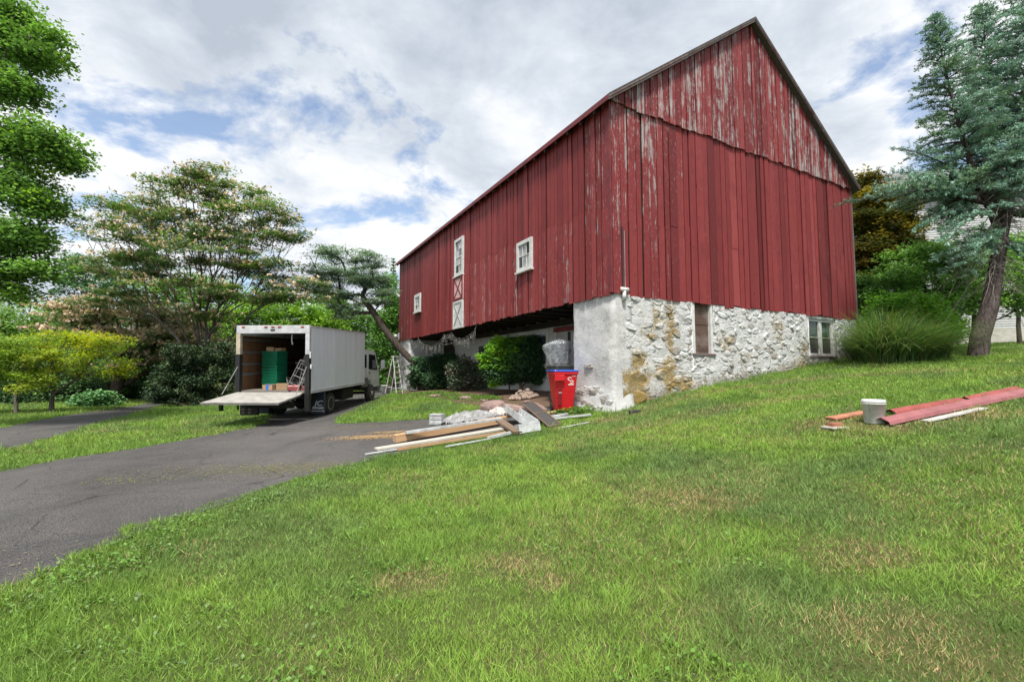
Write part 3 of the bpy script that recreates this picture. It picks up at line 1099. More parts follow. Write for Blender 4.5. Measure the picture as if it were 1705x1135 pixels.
def rubble():
    AX = .50                                 # stones lie flat: wider than tall
    seeds, wts = [], []
    for b in BIG:
        seeds.append((b[0], b[1])); wts.append(b[2] * AX * .30)
    tries = 0
    while len(seeds) < 330 and tries < 30000:
        tries += 1
        x, z = .40 + (BG - .4) * rb.random(), .4 + 3.1 * rb.random()
        if z < gy_fast(x) - .12 or any(o[0] - .02 < x < o[1] + .02 and o[2] - .03 < z < o[3] for o in OPEN):
            continue
        md = .085 + .115 * rb.random()
        if all(math.hypot((x - s_[0]) * AX, z - s_[1]) > md + w_ for s_, w_ in zip(seeds, wts)):
            seeds.append((x, z)); wts.append(0.0)
    S = np.array(seeds)
    S[:, 0] *= AX
    W = np.array(wts)
    n = 0
    for i in range(len(S)):
        px, pz = S[i]
        hx = max(.34 * AX * 1.4, W[i] * 2)
        poly = [(px - hx, pz - .24), (px + hx, pz - .24), (px + hx, pz + .24), (px - hx, pz + .24)]
        for j in np.argsort(((S - S[i]) ** 2).sum(1))[1:22]:
            dx, dz = S[j] - S[i]
            L2 = math.hypot(dx, dz)
            mid = L2 / 2 + (W[i] - W[j]) * .8 * .5
            poly = clip(poly, dx / L2, dz / L2, (px * dx + pz * dz) / L2 + mid)
            if len(poly) < 3:
                break
        if len(poly) < 3:
            continue
        poly = [(p[0] / AX, p[1]) for p in poly]
        # keep clear of openings, corner and eaves
        lim = [(-1, 0, -.40), (1, 0, BG), (0, 1, ZB + .02)]
        cx = px / AX
        for o in OPEN:
            if o[2] - .06 < pz < o[3]:
                lim.append((1, 0, o[0] - .005) if cx < (o[0] + o[1]) / 2 else (-1, 0, -o[1] - .005))
            elif o[0] < cx < o[1]:
                lim.append((0, 1, o[2] - .07))
        for l in lim:
            poly = clip(poly, *l)
            if len(poly) < 3:
                break
        if len(poly) < 3:
            continue
        # soften corners, drop tiny edges
        pts = []
        for k in range(len(poly)):
            p, q = poly[k], poly[(k + 1) % len(poly)]
            L_ = math.hypot(q[0] - p[0], q[1] - p[1])
            if L_ < .02:
                continue
            for f in ((.22, .78) if L_ > .07 else (.5,)):
                pts.append((p[0] + (q[0] - p[0]) * f + rb.normal() * .004, p[1] + (q[1] - p[1]) * f + rb.normal() * .004))
        if len(pts) < 4:
            continue
        A = np.array(pts)
        c0 = A.mean(0)
        pr = .022 + .030 * rb.random()
        tx, tz = rb.normal() * .10, rb.normal() * .10
        V = []
        for f, yy in ((.995, .05), (.93, -pr * .35), (.74, -pr)):
            B = c0 + (A - c0) * f
            for q in B:
                V.append((q[0], yy + (tx * (q[0] - c0[0]) + tz * (q[1] - c0[1]) + rb.normal() * .006) * (1 if yy < 0 else 0), q[1]))
        V.append((c0[0], -pr * 1.05 + rb.normal() * .006, c0[1]))
        V = np.array(V)
        k = len(A)
        Fc = []
        for l in (0, 1):
            for q in range(k):
                q2 = (q + 1) % k
                Fc.append((l * k + q, l * k + q2, (l + 1) * k + q2, (l + 1) * k + q))
        for q in range(k):
            Fc.append((2 * k + q, 2 * k + (q + 1) % k, 3 * k))
        me = bpy.data.meshes.new('stone')
        me.from_pydata([tuple(v) for v in V], [], Fc)
        me.update()
        st = stain(V[:, 0], V[:, 2])
        st[:, 1] = np.clip(st[:, 1] + (.55 if rb.random() < .10 else .0) + .25 * rb.random() - .12, 0, 1)
        st[:, 2] = rb.random() if rb.random() < .4 else 0
        at_ = me.color_attributes.new('Col', 'FLOAT_COLOR', 'POINT')
        at_.data.foreach_set('color', np.c_[st, np.ones(len(st))].astype(np.float32).ravel())
        link('stone', me, M_WW, wall)
        n += 1
    print('stones', n)
def gy_fast(x):
    return float(np.interp(x, [0, .8, 2.9, 5.5, 8.4, 11.6, 12], [.55, .76, 1.07, 1.34, 1.74, 2.03, 2.1]))
rubble()
# boarded window and double sash in the gable wall
o = MB().box(2.90, 3.0, -.03, .12, 2.10, 3.56).box(3.66, 3.76, -.03, .12, 2.10, 3.56).build('boarded_window', M_WPAINT, barn)
MB().box(3.0, 3.66, .06, .09, 2.1, 2.92).build('panel', M_BOARDUP, o)
MB().box(3.0, 3.66, .05, .08, 2.925, 3.56).build('panel', M_BOARDUP, o)
MB().box(2.86, 3.82, -.07, .10, 2.03, 2.095).build('sill', M_GREYW, o)
MB().box(3.0, 3.66, .1, .2, 2.1, 3.56).build('backing', M_DARK, o)
for k in range(2):
    x0 = 8.76 + k * .80
    gl = lambda i, j: M_SCREEN if j == 0 else glassmat('green_reflection_tint', (.05, .085, .07))  # green reflection tinted into the upper panes
    w_ = window(.79, 1.28, 1, 2, (x0, .14, 2.14), 0, .085, gl, .09, M_WPAINT, False, 'sash_window')
MB().box(8.66, 10.44, -.06, .14, 2.06, 2.135).build('sill', M_GREYW, barn)
MB().box(8.70, 8.755, .0, .14, 2.135, 3.52).box(10.355, 10.40, .0, .14, 2.135, 3.52).box(8.755, 10.355, .0, .14, 3.43, 3.52).build('window_casing', M_WPAINT, barn)

# plastered wing walls at both ends of the forebay
def loft(name, ring, z0, z1, flare, mat, amp, seed, dz=.11):
    """ring: list of local (x,y) with outward (nx,ny)"""
    zs = np.arange(z0, z1 + dz * .5, dz)
    zs[-1] = z1
    R_ = np.array(ring)
    n = len(R_)
    V = []
    for zz in zs:
        hgt = max(0.0, 1 - (zz - z0 - .3) / .9)
        s = np.arange(n) * .11
        nn = (fbm(s + seed, np.full(n, zz), 3.2, seed, 4) - .5) * 2 * amp + (fbm(s + seed, np.full(n, zz), .9, seed + 3, 2) - .5) * amp * 2
        V.append(np.c_[R_[:, 0] + R_[:, 2] * (nn + flare * hgt ** 2), R_[:, 1] + R_[:, 3] * (nn + flare * hgt ** 2), np.full(n, zz)])
    V = np.vstack(V)
    Q = []
    for j in range(len(zs) - 1):
        for i in range(n - 1):
            Q.append((j * n + i, j * n + i + 1, (j + 1) * n + i + 1, (j + 1) * n + i))
    return link(name, npmesh(name, V, np.array(Q)[:, ::-1], smooth=True), mat, barn)
def ringline(p0, p1, nrm, step=.1):
    L_ = math.hypot(p1[0] - p0[0], p1[1] - p0[1])
    k = max(1, int(L_ / step))
    return [(p0[0] + (p1[0] - p0[0]) * i / k, p0[1] + (p1[1] - p0[1]) * i / k, nrm[0], nrm[1]) for i in range(k)]
def arc(cx, cy, r, a0, a1, k=5):
    return [(cx + r * math.cos(a0 + (a1 - a0) * i / k), cy + r * math.sin(a0 + (a1 - a0) * i / k), math.cos(a0 + (a1 - a0) * i / k), math.sin(a0 + (a1 - a0) * i / k)) for i in range(k)]
pi = math.pi
ring = (ringline((DR + .1, 1.69), (.13, 1.69), (0, 1)) + arc(.12, 1.57, .12, pi / 2, pi) + ringline((0, 1.57), (0, .14), (-1, 0))
        + arc(.14, .12, .14, pi, 1.5 * pi) + ringline((.14, -.02), (.62, -.02), (0, -1)) + [(.62, -.02, 0, -1), (.64, .1, 0, -1)])
pier = loft('wing_wall', ring, .1, ZB + .05, .16, M_PLAST, .032, 3.0)
m = MB().box(.02, DR, .02, 1.67, ZB + .0, ZB + .045)
m.build('wall_cap', M_PLAST, barn)
for k in range(24):       # bare rubble showing at the foot of the plaster
    yy = .1 + 1.5 * rb.random()
    zz = .5 + .62 * rb.random() ** 1.4
    stone(pier, (.0 - .16 * max(0, 1 - max(0, zz - .4) / .9) ** 2, yy, zz), (.2 + .3 * rb.random(), .05, .12 + .14 * rb.random()), (M_STONE, M_WWG, M_WWG, M_PLAST)[rb.integers(0, 4)], (0, rb.normal() * .12, RS))
for (yy, zz, w, h) in ((.95, 1.72, .42, .13), (1.3, 1.02, .3, .15), (.75, 1.05, .35, .16)):
    stone(pier, (-.01, yy, zz), (w, .12, h), M_STONE, (0, 0, RS))
ring = (ringline((DR + .1, 20.08), (.1, 20.08), (0, 1)) + arc(.12, 19.96, .12, pi / 2, pi) + ringline((0, 19.96), (0, 17.9), (-1, 0))
        + arc(.12, 17.9, .12, pi, 1.5 * pi) + ringline((.12, 17.78), (DR + .1, 17.78), (0, -1)))
pier2 = loft('wing_wall', ring, -.1, ZB + .1, .12, M_PLAST, .05, 9.0)
for k in range(26):
    yy = 17.9 + 2.1 * rb.random()
    zz = .45 + 2.6 * rb.random()
    stone(pier2, (.01, yy, zz), (.25 + .4 * rb.random(), .09, .18 + .2 * rb.random()), (M_STONE, M_WWG, M_PLAST)[rb.integers(0, 3)], (0, rb.normal() * .1, RS))
# recessed wall under the forebay
ring = ringline((DR, 17.9), (DR, 1.5), (-1, 0), .14) + [(DR, 1.5, -1, 0)]
rec = loft('recessed_wall', ring, -.1, ZB + .2, .0, M_PLAST, .03, 6.0, .16)
m = MB().box(.02, DR + .3, 1.7, 17.8, ZB + .16, ZB + .2)
m.build('forebay_floor', M_DARK, barn)
for k in range(20):
    y = 1.9 + k * .82
    MB().box(.07, DR + .05, y, y + .13, ZB - .04, ZB + .158).build('joist', M_DARK, barn)
MB().box(DR - .22, DR - .03, 1.7, 17.8, ZB - .24, ZB - .045).build('sill_beam', M_DARK, barn)
def recbox(y0, y1, z0, z1, d, mat, name, parent=None):
    return MB().box(DR - d, DR + .02, y0, y1, z0, z1).build(name, mat, parent or barn)
# door beside the near wing wall
d0 = recbox(2.5, 5.3, .55, 3.13, .05, simple('pale_door_paint', (.42, .42, .42), .6, 0, .2, 4), 'barn_door')
recbox(2.4, 5.45, 3.05, 3.22, .12, M_REDW, 'lintel', d0)
recbox(5.3, 5.42, .55, 3.05, .1, M_WPAINT, 'door_frame', d0)
recbox(4.45, 4.6, .55, 3.02, .07, M_GAPSHADE, 'door_gap_shade', d0)  # solid black strip painted in for the dark of the gap
recbox(3.05, 3.9, .6, 2.2, .07, M_BOARDUP, 'kick_panel', d0)
w1 = recbox(5.9, 8.3, 1.75, 3.25, .06, M_WPAINT, 'window')
for (a, b) in ((6.05, 6.75), (6.85, 8.15)):
    recbox(a, b, 1.9, 3.12, .07, M_GLASS, 'pane', w1)
recbox(7.45, 7.52, 1.9, 3.12, .085, M_WPAINT, 'muntin', w1)
w2 = recbox(10.5, 12.4, 1.6, 3.0, .05, M_WPAINT, 'window')
recbox(10.62, 12.28, 1.72, 2.88, .06, M_GLASS, 'pane', w2)
recbox(15.6, 17.3, .3, 3.2, .05, M_DARK, 'plank_door')
# corner vent, conduit, lamps
MB().at((.33, -.085, 0)).tube([(0, 0, 3.38), (0, 0, 3.62)], .055, 10).tube([(-.10, 0, 3.66), (.13, 0, 3.66)], .062, 10).build('vent_pipe', M_WPAINT, barn, True)
MB().box(.30, .34, -.062, -.05, 3.7, 5.3).build('board_gap_shade', M_GAPSHADE, barn)  # solid strip; the shade of a gap in the boards as black colour
MB().tube([(.385, -.075, 3.7), (.38, -.075, 5.2)], .009, 6).build('conduit', M_GREYP, barn)
m = MB().box(-.14, -.03, 19.86, 20.02, 3.62, 4.05, .01)
fl = m.build('flood_light', simple('grey_lamp', (.35, .36, .37), .5), barn)
MB().at((-.27, 19.98, 3.83)).lathe([(.02, -.14), (.09, -.12), (.13, -.03), (.13, .05), (.07, .12), (.02, .14)], 12).build('lamp_head', simple('lamp_white', (.62, .64, .66), .3), fl, True)
MB().box(-.16, -.03, 19.9, 20.06, 6.35, 6.5, .01).tube([(-.12, 20.0, 6.42), (-.2, 20.25, 6.62)], .03, 6).build('wall_bracket', M_WPAINT, barn)

# string of icicle lights sagging below the boards
def string_lights():
    m = MB()
    r = random.Random(4)
    pts = [(17.2, 3.35), (16.0, 3.46), (14.6, 3.02), (13.2, 2.98), (12.0, 3.40), (11.0, 3.42), (10.2, 3.10), (9.2, 3.12), (8.1, 3.48)]
    line = []
    for (a, b) in zip(pts[:-1], pts[1:]):
        for k in range(10):
            f = k / 10
            line.append((-.03 + r.gauss(0, .012), a[0] + (b[0] - a[0]) * f, a[1] + (b[1] - a[1]) * f - .10 * math.sin(pi * f) + r.gauss(0, .012)))
    line.append((-.03, 8.1, 3.55))
    line.insert(0, (-.03, 17.3, 3.55))
    m.tube(line, .007, 4, False)
    for p in line[1:-1]:
        for q in range(1):
            y = p[1] + r.uniform(-.07, .07)
            L_ = r.uniform(.12, .5)
            x = p[0] + r.uniform(-.05, .05)
            m.tube([(p[0], y, p[2]), (x + r.gauss(0, .03), y + r.gauss(0, .03), p[2] - L_ * .5), (x + r.gauss(0, .05), y + r.gauss(0, .05), p[2] - L_)], .0035, 3, False)
            for t in range(3):
                zz = p[2] - L_ * (t + 1) / 3
                m.at((0, 0, 0)).box(x - .012, x + .012, y - .012, y + .012, zz - .03, zz)
    o = m.build('string_lights', simple('dull_wire', (.30, .29, .28), .6))
    o.location = tuple(b2w(0, 0, 0)); o.rotation_euler = (0, 0, AZ)
    tag(o, 'sagging string of icicle lights hung below the red boards', 'string lights')
string_lights()

# ------------------------------------------------------------------ box truck
TX, TY = -7.475, 14.5
truck = empty('box_truck', (TX, TY, g1(TX, TY) - .0), 0, 'grey-white box truck with open rear and lowered tail lift', 'truck', rot=(R(2.3), 0, R(-2.6)))
TM = Matrix.Translation((TX, TY, g1(TX, TY))) @ (Matrix.Rotation(R(-2.6), 4, 'Z') @ Matrix.Rotation(R(2.3), 4, 'X'))
def tw(x, y, z):
    v = TM @ Vector((x, y, z))
    return (v.x, v.y, v.z)
def mat_truckside():
    t = NT('truck_panel')
    v = t.mapping((3, 3, .25))
    n = t.noise(1.5, 5, .6, v)
    c = t.mix(t.ramp(n, [(.35, 0.0), (.65, 1.0)]), (.66, .71, .79), (.76, .81, .89))
    c = t.mix(t.ramp(t.noise(1.0, 5, .7, t.mapping((9, 9, .6))), [(.56, 0.0), (.7, .4)]), c, (.48, .49, .50))
    t.bump(t.noise(1.2, 2), .15, .03)
    return t.done(c, .5, 0, .3)
M_TP = mat_truckside()
M_TF = simple('truck_frame_paint', (.52, .53, .55), .5, 0, .3, 5)
M_RUST = simple('rusty_edge', (.24, .20, .18), .7, 0, .5, 9)
M_BLK = simple('black_paint', (.018, .018, .02), .5, 0, .3)
M_RUB = simple('tyre_rubber', (.028, .027, .026), .85, 0, .35, 14)
M_RIM = simple('cream_rim', (.46, .43, .36), .55, 0, .35, 9)
M_CHAS = simple('chassis', (.022, .021, .02), .8, 0, .4, 6)
M_CABW = simple('cab_white', (.72, .75, .79), .35, 0, .15, 4)
M_CABG = simple('cab_grey_plastic', (.16, .165, .18), .6, 0, .2)
M_TGLASS = glassmat('truck_glass', (.018, .022, .025))
M_INT = wood('cargo_plywood', (.15, .075, .036), (.25, .135, .066), (.08, .042, .022), axis=2, scale=.4)
M_STEEL = simple('worn_steel', (.30, .29, .28), .55, .6, .35, 8)
M_LIFT = simple('lift_deck', (.36, .345, .32), .75, .1, .35, 4, .2)
M_REDL = simple('red_lens', (.30, .02, .02), .3)
BW, BLN, Z0, Z1 = 1.175, 4.66, .86, 2.97
box = MB().box(BW - .03, BW, .06, BLN, Z0 + .08, Z1 - .05).build('cargo_box', M_TP, truck)
MB().box(-BW, -BW + .03, .06, BLN, Z0 + .08, Z1 - .05).build('side_panel', M_TP, box)
MB().box(-BW + .03, BW - .03, BLN - .05, BLN, Z0 + .08, Z1 - .05).build('front_panel', M_TP, box)
MB().box(-BW - .01, BW + .01, .0, BLN + .01, Z1 - .05, Z1).build('box_roof', M_TF, box)
MB().box(-BW - .008, BW + .008, .05, BLN + .005, Z1 - .045, Z1 + .008).build('roof_edge', M_RUST, box)
MB().box(-BW + .03, BW - .03, .02, BLN - .05, Z0, Z0 + .08).build('cargo_floor', wood('cargo_floor', (.16, .14, .12), (.28, .25, .22), axis=1), box)
MB().box(BW - .04, BW + .012, .05, BLN + .005, Z0 - .01, Z0 + .078).build('lower_rail', M_TF, box)
MB().box(-BW - .012, -BW + .04, .05, BLN + .005, Z0 - .01, Z0 + .078).build('lower_rail', M_TF, box)
MB().box(-BW, BW, -.06, .05, Z1 - .24, Z1 + .012, .008).build('rear_header', M_TF, box)
for k in range(4):       # vertical seams of the side skin
    MB().box(BW + .0005, BW + .004, .9 + k * .95, .915 + k * .95, Z0 + .09, Z1 - .06).build('panel_seam', M_TF, box)
for s in (-1, 1):
    x0, x1 = (BW - .13, BW) if s > 0 else (-BW, -BW + .13)
    MB().box(x0, x1, -.06, .058, Z0 + 1.22, Z1 - .242).build('rear_post', M_TF if s > 0 else simple('yellowed_paint', (.50, .44, .34), .6, 0, .3), box)
    MB().box(x0 - .003, x1 + .004, -.085, .06, Z0 - .55 if s > 0 else Z0 - .02, Z0 + 1.218).build('lift_post', M_BLK, box)
for k, x in enumerate((-.95, -.22, 0, .22, .95)):
    MB().box(x - .05, x + .05, -.078, -.06, Z1 - .055, Z1 - .02).build('marker_light', M_REDL, box)
MB().box(-.07, .07, -.075, -.06, Z1 - .15, Z1 - .11).build('door_latch', M_BLK, box)
for k in range(12):      # plywood lining, left wall
    y = .12 + k * .37
    MB().box(-BW + .032, -BW + .048, y, y + .362, Z0 + .09, Z1 - .3).build('lining_plank', M_INT, box)
for z in (1.40, 1.72, 2.10, 2.50):
    MB().box(-BW + .049, -BW + .066, .1, 4.5, z, z + .09).build('load_rail', M_STEEL, box)
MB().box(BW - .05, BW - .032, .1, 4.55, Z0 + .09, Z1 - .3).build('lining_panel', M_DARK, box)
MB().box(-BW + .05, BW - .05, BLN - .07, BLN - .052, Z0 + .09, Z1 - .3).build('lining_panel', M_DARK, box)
MB().tube([(.45, .25, Z1 - .26), (.44, .26, Z1 - .42), (.47, .25, Z1 - .58)], .02, 6).build('pull_strap', M_WPAINT, box)
MB().box(BW + .002, BW + .05, -.07, -.0, 1.95, 2.15, .008).build('lift_control', M_WPAINT, box)
MB().box(BW + .005, BW + .055, -.03, .06, 1.62, 1.76, .01).build('lift_switch', simple('lamp_white', (.62, .64, .66), .3), box)
# tail lift
lift = MB().prism([(-1.10, -.08), (1.0, -.08), (1.12, -.5), (1.12, -1.62), (-1.12, -1.62)], 'z', -.045, 0).build('tail_lift', M_LIFT, truck)
lift.location = (0, -.02, Z0 + .05)
lift.rotation_euler = (R(6.0), 0, 0)
MB().box(-1.12, 1.12, -1.66, -1.621, -.06, -.004).build('deck_edge', M_STEEL, lift)
MB().tube([(-1.08, -.1, -.06), (-1.08, -.1, -.55)], .03, 6).build('lift_bracket', M_BLK, lift)
MB().box(-1.10, -1.02, -.95, -.85, -.40, -.046).build('lift_leg', M_BLK, lift)
for s in (-1, 1):
    MB().tube([(s * 1.10, -.06, Z0 + .85), (s * 1.13, -.75, Z0 + .03)], .013, 6).build('lift_chain', M_STEEL, truck)
MB().box(-.75, .75, -.25, -.10, .42, .60).tube([(-.5, .3, .62), (-.5, -.2, .5)], .05, 6).tube([(.5, .3, .62), (.5, -.2, .5)], .05, 6).build('lift_arm', M_CHAS, truck)
# chassis
for s in (-1, 1):
    MB().box(s * .42 - .05, s * .42 + .05, .05, 6.6, .62, .84).build('frame_rail', M_CHAS, truck)
MB().box(-1.05, 1.05, .25, .40, .66, .84).build('cross_member', M_CHAS, truck)
MB().at((.72, 3.6, .55)).box(-.2, .22, -.5, .5, -.2, .22, .04).build('fuel_tank', M_CHAS, truck)
MB().at((0, 0, 0)).tube([(-.9, 1.72, .38), (.9, 1.72, .38)], .09, 8).at((0, 1.72, .38)).lathe([(.08, -.2), (.2, -.08), (.2, .08), (.08, .2)], 10).build('rear_axle', M_CHAS, truck)
MB().tube([(-.85, 5.82, .40), (.85, 5.82, .40)], .06, 8).build('front_axle', M_CHAS, truck)
MB().box(-1.02, -.45, -.06, .02, .18, .52).build('rear_bumper', M_BLK, truck)
for x in (-.92, -.70):
    for z in (.26, .36):
        MB().box(x - .05, x + .05, -.075, -.06, z - .03, z + .03).build('tail_light', simple('dim_lens', (.20, .12, .11), .4), truck)
# wheels
def wheel(x, y, s, rad=.385, w=.22, dual=False):
    n = 28
    prof = [(rad * .60, -w / 2), (rad * .9, -w / 2), (rad * .985, -w * .36), (rad, -w * .2), (rad, w * .2), (rad * .985, w * .36), (rad * .9, w / 2), (rad * .60, w / 2)]
    t = empty('wheel', (x, y, rad - .01), 0)
    t.rotation_euler = (0, s * math.pi / 2, 0)
    t.parent = truck
    tm = MB().lathe(prof, n)
    for k in range(26):
        a = 2 * math.pi * k / 26
        tm.at((0, 0, 0), (0, 0, a)).box(rad - .012, rad + .008, -.028, .028, -w * .33, w * .33)
    if dual:
        tm.at((0, 0, -.26)).lathe(prof, n)
    tm.build('tyre', M_RUB, t, True)
    r = rad * .60
    rim = MB().lathe([(r * .98, w * .40), (r * 1.02, w * .49), (r * .93, w * .52), (r * .86, w * .25), (r * .55, w * (.05 if dual else .36)), (r * .42, w * (.06 if dual else .40)), (r * .40, w * (.30 if dual else .58)), (r * .1, w * (.32 if dual else .62))], 24)
    rim.build('rim', M_RIM, t, True)
    m_ = MB()
    for k in range(6):
        a = 2 * math.pi * k / 6
        zz = w * (.10 if dual else .40)
        m_.at((r * .66 * math.cos(a), r * .66 * math.sin(a), zz)).lathe([(.022, 0), (.022, .03), (.01, .034)], 6)
    m_.build('wheel_nuts', M_STEEL, t)
    return t
for s in (-1, 1):
    wheel(s * .98, 1.72, s, .385, .21, True)
    wheel(s * .97, 5.82, s, .385, .22)
    # mud flap
    MB().box(s * .96 - .25, s * .96 + .25, .98, 1.005, .10, .86).build('mud_flap', simple('navy_flap', (.016, .022, .035), .6, 0, .2), truck)
def lettering(body, size, loc, mat, parent, shear=0.0, sx=1.0):
    c = bpy.data.curves.new('lettering', 'FONT')
    c.body, c.size, c.extrude, c.shear = body, size, .001, shear
    c.offset = .004
    c.align_x = 'CENTER'
    tmp = bpy.data.objects.new('tmp', c)
    COL.objects.link(tmp)
    dg = bpy.context.evaluated_depsgraph_get()
    me = bpy.data.meshes.new_from_object(tmp.evaluated_get(dg))
    bpy.data.objects.remove(tmp)
    me.name = 'lettering'
    o = link('lettering', me, mat, parent)
    o.location = loc
    o.rotation_euler = (math.pi / 2, 0, 0)
    o.scale = (sx, 1, 1)
    return o
M_LET = simple('flap_print', (.62, .63, .64), .6, 0, .2)
lettering('JC', .24, (.98, .976, .37), M_LET, truck, .25, 1.15)
lettering('SUPREME', .092, (.97, .976, .262), M_LET, truck, 0, 1.0)
MB().box(.76, 1.18, .974, .977, .185, .205).build('flap_stripe', M_LET, truck)
# cab
CY0, CY1 = 4.86, 6.45
cab = MB().prism([(CY0, .78), (CY0, 2.16), (CY0 + .12, 2.26), (5.85, 2.24), (6.02, 2.14), (6.38, 1.36), (6.45, 1.15), (6.45, .62), (5.68, .62), (5.60, .86), (5.42, .98), (4.90, .98), (4.80, .78)], 'x', -.97, .97).build('cab', M_CABW, truck)
for s in (-1, 1):
    x = s * .972
    x2 = s * .985
    a, b = min(x, x2), max(x, x2)
    MB().prism([(5.38, 1.44), (6.24, 1.36), (5.96, 2.04), (5.38, 2.08)], 'x', a, b).build('side_window', M_TGLASS, cab)
    MB().prism([(4.97, 1.50), (5.16, 1.50), (5.16, 2.06), (4.97, 2.06)], 'x', a, b).build('quarter_window', M_TGLASS, cab)
    d_ = MB().prism([(5.30, 1.0), (5.48, 1.0), (5.66, .9), (6.36, .9), (6.36, 1.30), (5.30, 1.38)], 'x', min(x, s * .98), max(x, s * .98)).build('cab_door', M_CABW, cab)
    MB().box(min(s * .981, s * 1.0), max(s * .981, s * 1.0), 5.38, 5.50, 1.26, 1.30).build('handle', M_BLK, d_)
    MB().prism([(4.86, .70), (5.30, .70), (5.30, 1.06), (4.86, 1.10)], 'x', min(x, s * .99), max(x, s * .99)).build('corner_panel', M_CABG, cab)
    MB().tube([(s * .97, 6.2, 1.95), (s * 1.16, 6.35, 1.9), (s * 1.17, 6.36, 1.4), (s * .97, 6.3, 1.35)], .015, 6).build('mirror_arm', M_BLK, cab)
    MB().box(min(s * 1.08, s * 1.26), max(s * 1.08, s * 1.26), 6.33, 6.38, 1.42, 1.8, .01).build('mirror', M_CABG, cab)
MB().add([(-.88, 6.05, 2.08), (.88, 6.05, 2.08), (.92, 6.37, 1.40), (-.92, 6.37, 1.40)], [(0, 1, 2, 3)]).build('windscreen', M_TGLASS, cab).location = (0, .012, .012)
MB().box(-.98, .98, 6.4, 6.56, .40, .70, .03).build('front_bumper', M_CABG, cab)
cab.scale = (1.05, 1.30, 1.0)
cab.location = (0, 4.80 * (1 - 1.30), 0)
MB().box(-1.0, 1.0, 4.70, 4.84, .64, .9).build('cab_mount', M_CHAS, truck)

# ---- cargo: every piece is its own thing
M_GREEN = simple('green_plastic', (.004, .135, .066), .45, 0, .25, 5)
def crate():
    m = MB()
    w, d, h, t = .62, .46, .115, .012
    m.box(-w / 2 + .02, w / 2 - .02, -d / 2 + .02, d / 2 - .02, 0, t)
    m.box(-w / 2, w / 2, -d / 2, -d / 2 + .018, h - .03, h); m.box(-w / 2, w / 2, d / 2 - .018, d / 2, h - .03, h)
    m.box(-w / 2, -w / 2 + .018, -d / 2 + .018, d / 2 - .018, h - .03, h); m.box(w / 2 - .018, w / 2, -d / 2 + .018, d / 2 - .018, h - .03, h)
    for k in range(13):
        x = -w / 2 + .03 + (w - .06) * k / 12
        m.box(x - .009, x + .009, -d / 2 + .008, -d / 2 + .02, .0, h - .03)
        m.box(x - .009, x + .009, d / 2 - .02, d / 2 - .008, .0, h - .03)
    for k in range(10):
        y = -d / 2 + .03 + (d - .06) * k / 9
        m.box(-w / 2 + .008, -w / 2 + .02, y - .009, y + .009, .0, h - .03)
        m.box(w / 2 - .02, w / 2 - .008, y - .009, y + .009, .0, h - .03)
    m.box(-w / 2 + .012, w / 2 - .012, -d / 2 + .012, d / 2 - .012, .04, .055)
    return m.mesh('green_crate')
cm = crate()
cm.materials.append(M_GREEN)
NCR = 13
for k in range(NCR):
    o = link('green_crate', cm)
    o.location = tw(-.40 + random.gauss(0, .006), .78, Z0 + .079 + k * .094)
    o.rotation_euler = (R(2.3), 0, R(-18 + random.gauss(0, .7)))
    tag(o, 'bottom green plastic crate of the stack, resting on the truck floor' if k == 0 else 'topmost green plastic crate of the stack, under the small cardboard boxes' if k == NCR - 1
        else 'green plastic crate nested between the top and bottom of the tall stack', 'crate', 'green crates stacked in the truck')
M_CARD = simple('cardboard', (.36, .235, .13), .85, 0, .2, 6)
def carton(x, y, z, w, d, h, rz, label, tape=None, group=None):
    o = empty('cardboard_box', tw(x, y, z), label=label, cat='box', rot=(R(2.3), 0, R(rz)), group=group)
    MB().box(-w / 2, w / 2, -d / 2, d / 2, 0, h, .004).build('carton', M_CARD, o)
    for s in (-1, 1):
        MB().add([(-w / 2, s * .002, h + .002), (w / 2, s * .002, h + .002), (w / 2, s * (d / 2 - .004), h + .006), (-w / 2, s * (d / 2 - .004), h + .006)], [(0, 1, 2, 3) if s < 0 else (3, 2, 1, 0)]).build('flap', M_CARD, o)
    if tape:
        MB().box(-.045, .045, -d / 2 - .003, d / 2 + .003, -.0, h + .009).build('tape', tape, o)
    return o
carton(-.28, .30, Z0 + .082, .34, .26, .17, -8, 'cardboard box with blue tape on the truck floor', simple('blue_tape', (.02, .16, .55), .5))
carton(.05, .42, Z0 + .082, .32, .26, .19, 22, 'plain cardboard box beside the blue-taped box')
carton(-.52, .74, Z0 + .079 + NCR * .094 + .025, .22, .2, .13, 12, 'small cardboard box on top of the green crate stack')
carton(-.25, .80, Z0 + .079 + NCR * .094 + .025, .30, .22, .10, -20, 'flat cardboard box on top of the green crate stack')
def folding_frame(x, y, z, rot, label, L_=.95, w=.38):
    m = MB()
    m.tube([(-w / 2, 0, 0), (-w / 2, 0, L_), (w / 2, 0, L_), (w / 2, 0, 0)], .014, 6)
    o = empty('folding_frame', tw(x, y, z), label=label, cat='metal frame', rot=rot)
    m.build('outer_tube', M_STEEL, o)
    MB().tube([(-w / 2 + .04, .03, .05), (-w / 2 + .06, .10, L_ * .9), (w / 2 - .06, .10, L_ * .9), (w / 2 - .04, .03, .05)], .012, 6).build('inner_tube', M_STEEL, o)
    for f in (.18, .45, .72):
        MB().tube([(-w / 2, 0, L_ * f), (w / 2, 0, L_ * f)], .011, 6).build('rung', M_STEEL, o)
    MB().box(-w / 2, w / 2, -.03, .2, -.012, .012).build('foot_plate', M_STEEL, o)
    return o
folding_frame(.52, .20, Z0 + .10, (R(4), R(24), R(14)), 'grey tubular folding frame leaning by the truck door post')
folding_frame(.72, .50, Z0 + .10, (R(-4), R(8), R(-6)), 'second tubular folding frame behind the leaning one', 1.05)
folding_frame(.50, .30, Z0 + .12, (R(-62), R(16), R(40)), 'low tubular folding frame lying tipped on the truck floor', .7, .34)
